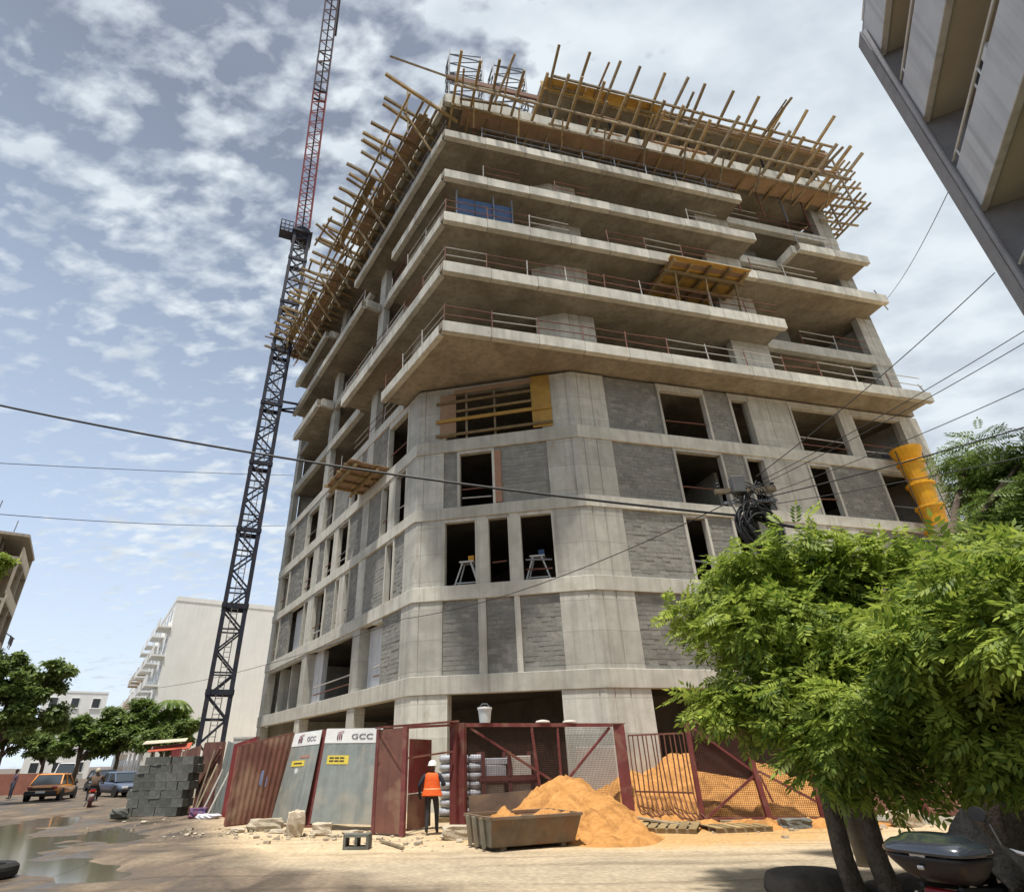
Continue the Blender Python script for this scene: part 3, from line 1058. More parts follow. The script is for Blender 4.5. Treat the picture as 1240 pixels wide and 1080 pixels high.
# loose timbers heaped on the formwork: each stays a part of its formwork
for (t__, fac, n_, s0, s1, o0, o1, zc_) in ((fl, 'L', 46, -4.4, 25, 1.2, 4.6, 37.3), (fr, 'R', 18, -6.5, 20, 1.4, 3.4, 37.3), (fu, 'R', 12, 0, 19, 1.6, 2.8, 41.2)):
    for k_ in range(n_):
        s, o = random.uniform(s0, s1), random.uniform(o0, o1)
        ln, an = random.uniform(1.2, 3.4), random.gauss(0, .3 if fac == 'L' else .07)
        if random.random() < 0.45:
            a, c = fp(fac, s, o - .5), fp(fac, s + ln * math.sin(an), o - .5 + ln * math.cos(an))
        else:
            a, c = fp(fac, s, o), fp(fac, s + ln * math.cos(an), o + ln * math.sin(an) * .4)
        z = zc_ + random.uniform(.0, .35)
        MB().beam((a.x, a.y, z), (c.x, c.y, z + (random.uniform(-.2, .45) if fac == 'L' else random.uniform(0, .15))), random.uniform(.08, .16), random.uniform(.06, .16)).build('loose_timber', random.choice([WOOD, WOOD_G, PLY_B]), t__)
for k_ in range(24):
    s = random.uniform(-4, 24)
    a = fp('L', s, random.uniform(1.6, 3.8))
    MB().beam((a.x, a.y, 36.2), (a.x + random.uniform(-.1, .1), a.y, 38.2 + random.uniform(0, .6)), .09, .09).build('standard', random.choice([WOOD, WOOD_G]), fl)

# long loose pole at the corner
mb = MB()
a, c = K + Vector((-3.3, -1.6)), K + Vector((6.0, 2.2))
mb.tube((a.x, a.y, 39.5), (c.x, c.y, 40.2), 0.07, n=6)
o_ = mb.build('timber_pole', WOOD_G)
tag(o_, 'long loose pole lying across the scaffold towers on the roof corner', 'pole')

# ------------------------------------------------------------------ shoring towers on the roof
def tower(s, o, label, h=6.0):
    p = fp('R', s, o)
    t_ = thing('shoring_tower', label, 'scaffold', (p.x, p.y, 38.3), math.atan2(dR.y, dR.x), group='steel shoring towers on the roof')
    w, d = 2.3, 1.3
    fr_ = []
    for y in (-d / 2, d / 2):
        for x in (-w / 2, w / 2):
            MB().tube((x, y, 0), (x, y, h), 0.055, n=6).build('standard', GALVTUBE, t_)
    z = 0.3
    while z < h:
        mb = MB()
        for y in (-d / 2, d / 2):
            mb.tube((-w / 2, y, z), (w / 2, y, z), 0.042, n=6)
        for x in (-w / 2, w / 2):
            mb.tube((x, -d / 2, z), (x, d / 2, z), 0.042, n=6)
            mb.tube((x, -d / 2, z), (x, d / 2, min(h, z + 1.1)), 0.034, n=5)
        for y in (-d / 2, d / 2):
            mb.tube((-w / 2, y, z), (w / 2, y, min(h, z + 1.1)), 0.034, n=5)
        mb.build('brace_frame', GALVTUBE, t_)
        z += 1.1
    return t_


tower(-5.6, 0.5, 'galvanised shoring tower closest to the sharp roof corner', 6.4)
tower(-2.5, 0.5, 'galvanised shoring tower standing against the higher ochre shuttered slab', 6.2)
mb = MB()
a, c = fp('R', -6.9, 1.2), fp('R', -0.6, 1.35)
mb.beam((a.x, a.y, 41.2), (c.x, c.y, 41.0), 0.16, 0.42)
tag(mb.build('timber_beam', mat('dark_red_beam', (0.20, 0.10, 0.065), (0.13, 0.065, 0.045), scale=2, rough=0.8)), 'heavy reddish brown beam laid across the shoring towers', 'beam')
# reinforcement starter bars
p = fp('R', -1.5, -0.6)
t_ = thing('rebar_cage', 'dark bundle of steel starter bars sticking out of the roof slab', 'rebar', (p.x, p.y, 38.3))
for i in range(14):
    x, y = (i % 7) * 0.35 - 1, (i // 7) * 0.9
    MB().path([(x, y, 0), (x + random.uniform(-.1, .1), y, 1.6), (x + random.uniform(-.3, .3), y + random.uniform(-.2, .2), 2.6)], 0.035, n=5).build('starter_bar', MAST, t_)

# ------------------------------------------------------------------ timber decks on the facades
p = fp('L', 5.8, 0.8)
t_ = thing('loading_platform', 'small plank platform sticking out of the side facade under the lowest balcony', 'platform', (p.x, p.y, 16.2), world=True)
for i, o in enumerate(np.arange(-0.3, 2.3, 0.29)):
    fbox(MB(), 'L', 3.8 + random.uniform(-.1, .05), 7.85 + random.uniform(-.1, .15), o, o + 0.275, 16.40, 16.45).build('plank', random.choice([WOOD, PLY_B, PLY_B]), t_)
for s in (4.2, 5.3, 6.4, 7.5):
    fbox(MB(), 'L', s, s + 0.14, -0.3, 2.45, 16.24, 16.395).build('joist', WOOD, t_)
for o in (0.6, 1.9):
    fbox(MB(), 'L', 3.7, 8.0, o, o + 0.14, 16.08, 16.235).build('ledger', WOOD, t_)
p = fp('R', 8.5, 0.8)
t_ = thing('soffit_formwork', 'tan timber formwork deck still propped under one balcony slab', 'formwork', (p.x, p.y, 23.9), world=True)
for i, o in enumerate(np.arange(-0.8, 2.1, 0.36)):
    fbox(MB(), 'R', 6.0 + random.uniform(-.1, .1), 11.1 + random.uniform(-.1, .1), o, o + 0.345, 26.70, 26.74).build('board', random.choice([PLY, PLY_B, PLY_B]), t_)
for s in (6.1, 7.3, 8.5, 9.7, 10.9):
    fbox(MB(), 'R', s, s + 0.15, -0.8, 2.25 + random.uniform(-.1, .15), 26.48, 26.695).build('joist', WOOD, t_)
for o in (0.4, 1.5):
    fbox(MB(), 'R', 5.9, 11.2, o, o + 0.13, 26.28, 26.475).build('ledger', WOOD, t_)
for s in (6.6, 8.6, 10.6):
    a, c = fp('R', s, 1.3), fp('R', s, 1.56)
    MB().beam((a.x, a.y, 23.9), (c.x, c.y, 26.28), 0.09, 0.09).build('prop', WOOD, t_)

# shuttering across the corner opening under the lowest balcony
p = fp('C', 4.0, 0.1)
t_ = thing('opening_shutter', 'ochre boards and planks nailed across the corner opening', 'shuttering', (p.x, p.y, 16.2), world=True)
fbox(MB(), 'C', 1.2, 2.06, 0.03, 0.07, 16.35, 18.95).build('brown_board', PLY_B, t_)
fbox(MB(), 'C', 6.05, 7.05, 0.03, 0.07, 16.3, 19.38).build('ochre_board', PLY, t_)
for z, a, c, mt, h in ((16.38, 1.0, 7.05, WOOD, 0.13), (17.25, 1.0, 7.05, PLY, 0.18), (17.75, 2.1, 6.1, WOOD, 0.12), (18.35, 1.0, 6.05, WOOD, 0.14), (18.95, 2.0, 6.1, PLY_B, 0.22)):
    q0, q1 = fp('C', a, 0.13), fp('C', c, 0.13)
    MB().beam((q0.x, q0.y, z + .05), (q1.x, q1.y, z + .12), 0.07, h).build('plank', mt, t_)
for s in (2.6, 4.1):
    q0 = fp('C', s, -0.05)
    MB().beam((q0.x, q0.y, 16.2), (q0.x, q0.y, 19.0), 0.1, 0.1).build('stud', WOOD_G, t_)
# rough brick strip next to the tall opening
fbox(MB(), 'C', 4.0, 4.32, -0.05, 0.02, 12.5, 15.3).build('brick_pier', mat('brick_red', (0.36, 0.20, 0.13), (0.26, 0.15, 0.10), scale=8, rough=0.9), B)

# trestles standing behind the three corner windows
for s, o, lab in ((2.35, -1.0, 'white trestle stand with tools behind the corner window beside the narrow column'), (5.7, -1.0, 'white trestle stand behind the corner window next to the wide column')):
    p = fp('C', s, o)
    t_ = thing('trestle', lab, 'trestle', (p.x, p.y, S3[0] - 0.03), math.atan2(dC.y, dC.x))
    for y in (-0.35, 0.35):
        for x in (-1, 1):
            MB().tube((x * 0.62, y, 0), (x * 0.2, y * .6, 1.3), 0.04, n=6).build('leg', WHITE, t_)
        MB().tube((-0.5, y * .93, 0.3), (0.5, y * .93, 0.3), 0.03, n=6).build('rung', WHITE, t_)
    MB().box((0, 0, 1.33), (0.7, 0.55, 0.06)).build('top', WHITE, t_)
    MB().box((0.2, 0, 1.5), (0.28, 0.3, 0.28)).build('tool_box', BLUEP if s > 4 else YEL, t_, bevel=0.02)

# blue sheets propped on the third balcony
p = fp('R', -5.0, 1.2)
t_ = thing('site_screen', 'dark blue panel screen propped on a balcony corner behind the rails', 'screen', (p.x, p.y, SLABS[2][1]), world=True)
for a in (-6.3, -5.2, -4.1):
    fbox(MB(), 'R', a, a + 1.05, 1.15, 1.19, SLABS[2][1] + 0.02, SLABS[2][1] + 2.1).build('panel', BLUEP, t_)
for a in (-6.3, -4.15, -3.05):
    q0 = fp('R', a, 1.26)
    MB().tube((q0.x, q0.y, SLABS[2][1]), (q0.x, q0.y, SLABS[2][1] + 2.6), 0.05, n=6).build('post', GALVTUBE, t_)

# ------------------------------------------------------------------ tower crane
CRX, CRY = -18.6, 44.2
cr_ = thing('tower_crane', 'tower crane with dark lattice mast and steep red and grey jib', 'crane', (CRX, CRY, 0), R_(23))
MH, MW = 52.0, 1.5
hw = MW / 2
mb = MB()
for x in (-hw, hw):
    for y in (-hw, hw):
        mb.beam((x, y, 0), (x, y, MH), 0.30, 0.30)
mb.build('mast_chords', MAST, cr_)
sec = 3.0
br = MB()
k = 0
z = 0.0
while z < MH - 0.1:
    z1 = min(MH, z + sec)
    zm = (z + z1) / 2
    for x in (-hw, hw):
        br.beam((x, -hw, z), (x, hw, zm), 0.11, 0.11)
        br.beam((x, hw, zm), (x, -hw, z1), 0.11, 0.11)
        br.beam((x, -hw, zm), (x, hw, zm), 0.10, 0.10)
    for y in (-hw, hw):
        br.beam((-hw, y, z), (hw, y, zm), 0.12, 0.12)
        br.beam((hw, y, zm), (-hw, y, z1), 0.12, 0.12)
        br.beam((-hw, y, zm), (hw, y, zm), 0.10, 0.10)
    z = z1
br.build('mast_bracing', MAST, cr_)
for z in np.arange(0.2, MH, 6.0):
    col = MB()
    for x in (-hw, hw):
        col.beam((x, -hw - .2, z), (x, hw + .2, z), 0.24, 0.34)
    for y in (-hw, hw):
        col.beam((-hw - .2, y, z + .01), (hw + .2, y, z + .01), 0.24, 0.34)
    col.build('mast_collar', MAST, cr_)
lad = MB()
for x in (-0.22, 0.22):
    lad.tube((x, 0.35, 0), (x, 0.35, MH), 0.035, n=5)
for z in np.arange(0.3, MH, 0.35):
    lad.tube((-0.22, 0.35, z), (0.22, 0.35, z), 0.022, n=4)
lad.build('ladder', PALE, cr_)
MB().box((0, 0, 0.25), (4.6, 4.6, 0.5)).build('base_block', CONC, cr_, bevel=0.03)
# tie frame to the building
tie = MB()
for (x, y) in ((0.8, 0.8), (0.8, -0.8)):
    tie.beam((x, y, 30.6), (4.0, y + 0.6, 31.0), 0.16, 0.16)
tie.beam((0.8, 0.8, 30.7), (4.0, -0.2, 31.05), 0.12, 0.12)
tie.build('tie_frame', MAST, cr_)
# service platform and slewing ring
pl = MB()
pl.box((0, 0, MH + 0.2), (2.1, 2.1, 0.25))
pl.lathe([(0.95, MH + .33), (0.95, MH + 0.9), (0.85, MH + 1.1)], n=20)
pl.build('slewing_platform', MAST, cr_)
rl = MB()
for (x0, y0, x1, y1) in ((-2.3, -0.6, -2.3, 0.6), (-2.3, 0.6, -1.0, 0.6), (-2.3, -0.6, -1.0, -0.6)):
    for h in (0.4, 0.9, 1.5):
        rl.tube((x0, y0, MH + h), (x1, y1, MH + h), 0.05, n=5)
    for f in (0, .33, .66, 1):
        rl.tube((x0 + (x1 - x0) * f, y0 + (y1 - y0) * f, MH), (x0 + (x1 - x0) * f, y0 + (y1 - y0) * f, MH + 1.5), 0.05, n=5)
rl.box((-1.65, 0, MH - 0.02), (1.3, 1.2, 0.08))
rl.build('guard_rail', MAST, cr_)
MB().box((0.5, 1.5, MH + 1.6), (1.2, 1.3, 1.7)).build('operator_cab', mat('cab_paint', (0.45, 0.42, 0.40), (0.36, 0.33, 0.32), rough=0.5), cr_, bevel=0.08)
# jib: steep lattice reaching up and towards the street
Mc = Matrix.Translation((CRX, CRY, 0)) @ Matrix.Rotation(R_(23), 4, 'Z')
j0 = Mc.inverted() @ Vector((-18.6, 44.0, 53.2))
j1 = Mc.inverted() @ Vector((-16.4, 35.4, 83.4))
jd = (j1 - j0).normalized()
jx = jd.cross(Vector((0, 1, 0))).normalized()
jy = jx.cross(jd).normalized()
jl = (j1 - j0).length
jw = 0.72


def jpt(u, a, b_):
    return j0 + jd * u + jx * a + jy * b_


cut = 17.5
for (u0, u1, mt, nm) in ((0, cut, JIBR, 'red_jib_section'), (cut, jl + 6, JIBG, 'grey_jib_section')):
    mb = MB()
    for a in (-jw, jw):
        for b_ in (-jw, jw):
            mb.tube(jpt(u0, a, b_), jpt(u1, a, b_), 0.085, n=6)
    u = u0
    while u < u1 - .1:
        v = min(u1, u + 1.5)
        m_ = (u + v) / 2
        for a in (-jw, jw):
            mb.tube(jpt(u, a, -jw), jpt(m_, a, jw), 0.05, n=5).tube(jpt(m_, a, jw), jpt(v, a, -jw), 0.05, n=5)
            mb.tube(jpt(u, -jw, a), jpt(m_, jw, a), 0.05, n=5).tube(jpt(m_, jw, a), jpt(v, -jw, a), 0.05, n=5)
        u = v
    mb.build(nm, mt, cr_)
for u in (cut, cut + 5.2):
    mb = MB()
    for a in (-jw, jw):
        mb.tube(jpt(u, a, -jw), jpt(u, a, jw), 0.10, n=6).tube(jpt(u, -jw, a), jpt(u, jw, a), 0.13 if u == cut else .07, n=6)
    mb.build('jib_joint', MAST, cr_)
mb = MB()
mb.tube(jpt(cut + 9, -jw - .2, 0), jpt(cut + 15, -jw - .15, 0), 0.14, n=6)
mb.tube(jpt(0.5, 0, 0), jpt(jl + 4, 0, 0), 0.09, n=6)
mb.build('hoist_rope', BLACK, cr_)
mb = MB().beam(jpt(jl + 1.0, jw, 0), jpt(jl + 1.2, jw + 1.6, 0), 0.2, 0.3)
mb.build('jib_bracket', JIBG, cr_)

# ------------------------------------------------------------------ yellow debris chute on the long facade
p = fp('R', 19.1, 1.0)
t_ = thing('debris_chute', 'yellow plastic rubble chute hanging down the facade behind the tree', 'chute', (p.x, p.y, 1.2))
t_.scale = (0.84, 0.84, 1.0)
MB().lathe([(0.60, 14.3), (0.88, 15.0), (0.92, 15.15), (0.84, 15.12), (0.55, 14.4)], n=18).build('hopper', YEL, t_, smooth=False)
z = 14.35
i = 0
while z > 0.3:
    MB().lathe([(0.52, z - 1.5), (0.70, z - 0.14), (0.80, z - 0.12), (0.80, z), (0.66, z), (0.46, z - 1.48)], n=18, c=(0.03 * math.sin(i), 0, 0)).build('chute_segment', YEL, t_)
    z -= 1.28
    i += 1
MB().tube((0.85, -0.2, 0.2), (0.85, -0.2, 15.0), 0.03, n=5).tube((-0.85, -0.2, 0.2), (-0.85, -0.2, 15.0), 0.03, n=5).build('chain', MAST, t_)
MB().beam((-0.9, 0.9, 15.2), (0.9, 0.9, 15.2), 0.12, 0.2).build('hanger', MAST, t_)

# ------------------------------------------------------------------ hoarding and gates
def panel(mb, bl, br_, tl, tr, th=0.03, ncorr=0, amp=0.02, nu=1):
    """sheet between four corners; ncorr vertical corrugations"""
    bl, br_, tl, tr = map(Vector, (bl, br_, tl, tr))
    nn = ((br_ - bl).cross(tl - bl)).normalized()
    nu = max(1, ncorr * 6)
    o = len(mb.v)
    for side in (0, 1):
        for i in range(nu + 1):
            u = i / nu
            off = nn * (amp * math.sin(2 * math.pi * ncorr * u) + (th if side else 0))
            mb.v.append(tuple(bl.lerp(br_, u) + off))
            mb.v.append(tuple(tl.lerp(tr, u) + off))
    m_ = 2 * (nu + 1)
    for i in range(nu):
        a = o + 2 * i
        mb.f += [(a, a + 2, a + 3, a + 1), (a + m_, a + m_ + 1, a + m_ + 3, a + m_ + 2), (a, a + m_, a + m_ + 2, a + 2), (a + 1, a + 3, a + m_ + 3, a + m_ + 1)]
    e = o + 2 * nu
    mb.f += [(o, o + 1, o + m_ + 1, o + m_), (e, e + m_, e + m_ + 1, e + 1)]
    return mb


def hoarding(name, label, bl, br_, tl, tr, material, ncorr=0, amp=0.02, frame=None, group='site hoarding panels', cat='fence panel', framew=0.07):
    t_ = thing(name, label, cat, (bl[0], bl[1], 0), world=True, group=group)
    panel(MB(), bl, br_, tl, tr, 0.012, ncorr, amp).build('sheet', material, t_)
    if frame:
        bl_, brr, tl_, trr = map(Vector, (bl, br_, tl, tr))
        n_ = ((brr - bl_).cross(tl_ - bl_)).normalized() * 0.06
        for a, c in ((bl_, tl_), (brr, trr), (bl_, brr), (tl_, trr)):
            MB().beam(a - n_, c - n_, framew, framew).build('frame_bar', frame, t_)
    return t_


# red brown leaf leaning beside the printed panels
t_ = hoarding('hoarding_panel', 'leaning rusty red-brown ribbed sheet panel with a blue smear', (-7.95, 21.1, 0.12), (-6.85, 22.3, 0.14), (-7.95, 21.25, 2.28), (-6.55, 22.45, 2.70), REDSHEET, ncorr=9, amp=0.012, frame=RUSTR)
n_ = Vector((1.1, 1.2, 0)).cross(Vector((0, 0, 1))).normalized() * 0.04
q = Vector((-7.22, 21.95, 1.35))
MB().lathe([(0.02, 0), (0.24, 0.004), (0.27, 0.008), (0.25, 0.012)], n=14, axis='y').build('blue_smear', mat('blue_paint_smear', (0.24, 0.30, 0.50), (0.2, 0.25, 0.42), scale=6, rough=0.7), None)
o_ = COL.objects['blue_smear']
o_.parent = t_
o_.matrix_parent_inverse = Matrix.Identity(4)
o_.location = q + n_ * 1.5 - t_.location
o_.rotation_euler = (0, 0, math.atan2(1.2, 1.1))
hoarding('hoarding_panel', 'dark red corrugated sheet standing upright behind the leaning rusty panel', (-9.9, 25.7, 0.0), (-8.3, 23.4, 0.0), (-9.85, 25.7, 2.45), (-8.2, 23.4, 2.62), DKRED, ncorr=8, amp=0.03, frame=RUSTR)
hoarding('hoarding_panel', 'narrow plain grey sheet beside the dark red corrugated panel', (-11.1, 27.6, 0.05), (-10.1, 26.2, 0.0), (-10.9, 27.7, 2.65), (-10.0, 26.2, 2.5), GALV, ncorr=5, amp=0.008, frame=None)
t_ = hoarding('site_gate', 'rusty brown gate leaf with diagonal brace next to the block stack', (-12.3, 28.6, 0.1), (-11.1, 27.7, 0.1), (-12.3, 28.6, 2.6), (-11.1, 27.7, 2.6), REDSHEET, ncorr=6, amp=0.012, frame=RUSTR, group=None, cat='gate')
MB().beam((-12.25, 28.5, 0.9), (-11.15, 27.6, 2.4), 0.08, 0.08).build('diagonal_brace', RUSTR, t_)
hoarding('hoarding_panel', 'reddish sheet far along the street fence past the block stack', (-16.5, 34.5, 0.0), (-14.6, 31.5, 0.0), (-16.5, 34.5, 2.5), (-14.6, 31.5, 2.5), DKRED, ncorr=8, amp=0.02)
hoarding('hoarding_panel', 'pale reddish sheet behind the block stack', (-14.5, 31.4, 0.0), (-12.5, 28.8, 0.0), (-14.5, 31.4, 2.35), (-12.5, 28.8, 2.55), REDSHEET, ncorr=8, amp=0.02)


def text_mesh(body, size, name, material, parent, M, sx=1.0, extrude=0.004, bold=0.0):
    cu = bpy.data.curves.new(name, 'FONT')
    cu.body = body
    cu.size = size
    cu.extrude = extrude
    cu.offset = bold
    cu.align_x = 'CENTER'
    cu.align_y = 'CENTER'
    tmp = bpy.data.objects.new(name, cu)
    COL.objects.link(tmp)
    dg = bpy.context.evaluated_depsgraph_get()
    me = bpy.data.meshes.new_from_object(tmp.evaluated_get(dg))
    bpy.data.objects.remove(tmp)
    me.transform(M @ Matrix.Diagonal((sx, 1, 1, 1)))
    me.name = name
    me.materials.clear()
    me.materials.append(material)
    o = bpy.data.objects.new(name, me)
    COL.objects.link(o)
    put(o, parent)
    return o


INK = mat('dark_ink', (0.06, 0.035, 0.045), (0.045, 0.03, 0.04), rough=0.6)
INKR = mat('maroon_ink', (0.28, 0.04, 0.05), (0.24, 0.035, 0.045), rough=0.6)
INKG = mat('grey_ink', (0.16, 0.15, 0.17), (0.13, 0.12, 0.14), rough=0.6)
SIGNY = mat('yellow_sign', (0.66, 0.54, 0.08), (0.6, 0.48, 0.07), scale=6, rough=0.5)


def printed(label, bl, br_, tl, tr, small):
    bl, br_, tl, tr = map(Vector, (bl, br_, tl, tr))
    t_ = thing('hoarding_panel', label, 'fence panel', (bl.x, bl.y, 0), world=True, group='site hoarding panels')
    panel(MB(), bl, br_, tl, tr, 0.012, 7, 0.003).build('sheet', GALV, t_)
    ux = (br_ - bl).normalized()
    uy = ((tl + tr) / 2 - (bl + br_) / 2).normalized()
    un = ux.cross(uy).normalized()
    uy = un.cross(ux).normalized()

    def P(u, v, d):         # u across 0..1, v up 0..1, d out of the sheet
        return bl.lerp(br_, u).lerp(tl.lerp(tr, u), v) + un * d

    def plate(u0, u1, v0, v1, d0, d1, name, m_, par=t_):
        return MB().hexa([P(u0, v0, d0), P(u1, v0, d0), P(u1, v0, d1), P(u0, v0, d1), P(u0, v1, d0), P(u1, v1, d0), P(u1, v1, d1), P(u0, v1, d1)]).build(name, m_, par)
    hd = plate(0.0, 1.0, 0.835, 0.995, 0.016, 0.024, 'white_header', WHITE)
    cx = 0.52 if not small else 0.55
    hx = (P(1, .915, 0) - P(0, .915, 0)).normalized()
    hn = hx.cross(P(.6, .995, 0) - P(.6, .835, 0)).normalized()
    M_ = Matrix((hx, hn.cross(hx).normalized(), hn)).transposed().to_4x4()
    W_ = (br_ - bl).length
    M_.translation = P(cx + 0.14, 0.905, 0.034)
    text_mesh('GCC', 0.215 if not small else 0.19, 'lettering', INKG, hd, M_, sx=1.9 if not small else 1.1, extrude=0.003, bold=0.0)
    # emblem: little buildings under a slanted roof stroke
    u0 = cx - (0.30 if not small else 0.32)
    du = 0.15 / W_
    for k_, (w_, h0, h1, mt) in enumerate(((0.30, .873, .925, INK), (0.30, .873, .940, INKR), (0.28, .873, .932, INK))):
        plate(u0 + k_ * du * .55, u0 + k_ * du * .55 + du * w_, h0, h1, 0.036, 0.042, 'emblem', mt, hd)
    MB().hexa([P(u0, .942, .036), P(u0 + 1.7 * du, .962, .036), P(u0 + 1.7 * du, .962, .042), P(u0, .942, .042),
               P(u0, .950, .036), P(u0 + 1.8 * du, .972, .036), P(u0 + 1.8 * du, .972, .042), P(u0, .950, .042)]).build('emblem_roof', INKR, hd)
    if not small:
        sg = plate(0.10, 0.47, 0.605, 0.70, 0.016, 0.022, 'yellow_sign', SIGNY)
        for v in (0.665, 0.632):
            for u in (0.14, 0.23, 0.32):
                plate(u, u + 0.075, v, v + 0.016, 0.024, 0.027, 'print_line', INK, sg)
    else:
        sg = plate(0.18, 0.62, 0.60, 0.665, 0.016, 0.022, 'yellow_sign', SIGNY)
        plate(0.26, 0.54, 0.625, 0.640, 0.024, 0.027, 'print_line', INK, sg)
        plate(0.42, 0.74, 0.695, 0.718, 0.016, 0.022, 'strip_sticker', mat('faded_red', (0.42, 0.22, 0.16), rough=0.7), t_)
        c_ = P(0.40, 0.545, 0.02)
        MB().lathe([(0.001, 0.0), (0.085, 0.001), (0.085, 0.008), (0.001, 0.009)], n=16, c=(0, 0, 0), axis='y').build('round_sticker', WHITE, None)
        o = COL.objects[-1] if False else bpy.data.objects['round_sticker']
        o.parent = t_
        o.location = c_ - t_.location
        o.rotation_euler = (0, 0, math.atan2(ux.y, ux.x))
    return t_


printed('tilted grey sheet panel with white header and a round white sticker', (-6.85, 22.0, 0.14), (-5.55, 21.1, 0.14), (-6.43, 22.15, 2.67), (-5.3, 21.35, 2.74), True)
printed('wide grey sheet panel with GCC lettering and one yellow notice', (-5.3, 20.95, 0.14), (-3.12, 19.9, 0.16), (-5.1, 21.15, 2.76), (-3.08, 20.1, 2.70), False)
t_ = thing('fence_post', 'dark red steel post between the two printed panels', 'post', (-5.5, 21.2, 0), world=True)
MB().beam((-5.52, 21.35, 0), (-5.22, 21.45, 2.74), 0.34, 0.08, up=(0.5, 0.87, 0)).build('post', REDP, t_)
MB().box((-5.52, 21.35, 0.03), (0.5, 0.4, 0.08)).build('foot_plate', RUSTR, t_)

# gateway: posts, canopy, leaf standing open
g = thing('site_gate', 'red steel gateway with canopy and open leaf where the worker walks in', 'gate', (-2.0, 18.9, 0), world=True)
panel(MB(), (-3.02, 19.0, 0.05), (-2.25, 18.45, 0.05), (-3.02, 19.0, 2.60), (-2.25, 18.45, 2.62), 0.02, 0).build('sheet', REDSHEET, g)
for (x, y, w, h, n_) in ((-2.17, 18.4, 0.13, 2.64, 'post'), (-3.05, 19.02, 0.10, 2.62, 'post'), (-0.86, 20.1, 0.20, 2.80, 'post'), (-0.60, 20.22, 0.20, 2.80, 'post')):
    MB().beam((x, y, 0), (x, y, h), w, w, up=(0.4, 0.9, 0)).build(n_, REDP, g)
MB().beam((-3.1, 19.05, 2.66), (-0.8, 20.15, 2.84), 0.5, 0.05).build('canopy', REDP, g)
MB().beam((-2.17, 18.4, 2.62), (-0.86, 20.1, 2.74), 0.07, 0.07).build('head_bar', REDP, g)
MB().beam((-2.95, 18.92, 2.45), (-2.2, 18.4, 1.5), 0.05, 0.05).build('brace', RUSTR, g)
MB().beam((-3.0, 18.93, 1.75), (-0.9, 19.9, 2.0), 0.05, 0.05).build('mid_bar', RUSTR, g)
panel(MB(), (-2.15, 19.2, 0.95), (-1.62, 20.6, 0.95), (-2.15, 19.2, 2.35), (-1.62, 20.6, 2.35), 0.03, 0).build('open_leaf', DKRED, g)
panel(MB(), (-2.15, 19.2, 0.05), (-1.62, 20.6, 0.05), (-2.15, 19.2, 0.93), (-1.62, 20.6, 0.93), 0.03, 0).build('leaf_kick_plate', REDSHEET, g)

# large mesh gate between the double post and the thick post
MESHM = mat('rusty_wire', (0.11, 0.055, 0.04), (0.075, 0.04, 0.03), scale=6, rough=0.8)


def mesh_gate(label, A, Bp, h, parts, spacing=0.055, wire=0.0042, cat='gate', z0=0.08):
    A, Bp = Vector(A), Vector(Bp)
    t_ = thing('mesh_gate', label, cat, (A.x, A.y, 0), world=True, group='red mesh gates of the site')
    d = Bp - A
    L_ = d.length

    def P(u, z):
        q = A + d * u
        return Vector((q.x, q.y, z))
    for u0, z0_, u1, z1_, w, nm in parts:
        MB().beam(P(u0, z0_), P(u1, z1_), w, w).build(nm, REDP, t_)
    if spacing:
        mb = MB()
        u = 0.0
        n_ = int(L_ / spacing)
        off = Vector((-d.y, d.x, 0)).normalized() * 0.05
        for i in range(n_ + 1):
            mb.beam(P(i / n_, z0) + off, P(i / n_, h) + off, wire * 2, wire * 2)
        k_ = int((h - z0) / spacing)
        for i in range(k_ + 1):
            zz_ = z0 + (h - z0) * i / k_
            mb.beam(P(0, zz_) + off * 1.3, P(1, zz_) + off * 1.3, wire * 2, wire * 2)
        mb.build('wire_mesh', MESHM, t_)
    return t_


mg = mesh_gate('wide red mesh gate with crossed braces in front of the stacked pallets', (-0.45, 20.3), (4.55, 22.32), 2.7,
               [(0, 0.08, 1, 0.08, 0.08, 'bottom_bar'), (-0.02, 2.74, 1.0, 2.74, 0.11, 'top_bar'), (0.60, 0.1, 0.60, 2.7, 0.08, 'upright'),
                (0.02, 2.65, 0.60, 0.95, 0.07, 'diagonal_brace'), (0.60, 0.95, 0.98, 2.65, 0.07, 'diagonal_brace'), (0.60, 0.95, 0.3, 0.1, 0.06, 'diagonal_brace'), (0.60, 0.95, 0.85, 0.1, 0.06, 'diagonal_brace'),
                (0.46, 0.6, 0.42, 2.7, 0.09, 'upright')])
panel(MB(), (-0.42, 20.2, 0.02), (1.9, 21.15, 0.02), (-0.42, 20.2, 0.82), (1.9, 21.15, 0.92), 0.02, 0).build('kick_sheet', mat('brown_grey_sheet', (0.15, 0.115, 0.095), (0.10, 0.08, 0.068), scale=2, rough=0.8, stain=(0.3, 0.22, 0.14), stain_amt=0.4), mg)
t_ = thing('gate_post', 'thick red steel post between the mesh gate and the bar fence', 'post', (4.72, 22.3, 0), world=True)
MB().beam((4.78, 22.3, 0), (4.78, 22.3, 2.76), 0.38, 0.2, up=(0.2, 0.98, 0)).build('post', REDP, t_)
MB().box((4.78, 22.3, 2.775), (0.42, 0.26, 0.03)).build('cap_plate', RUSTR, t_)

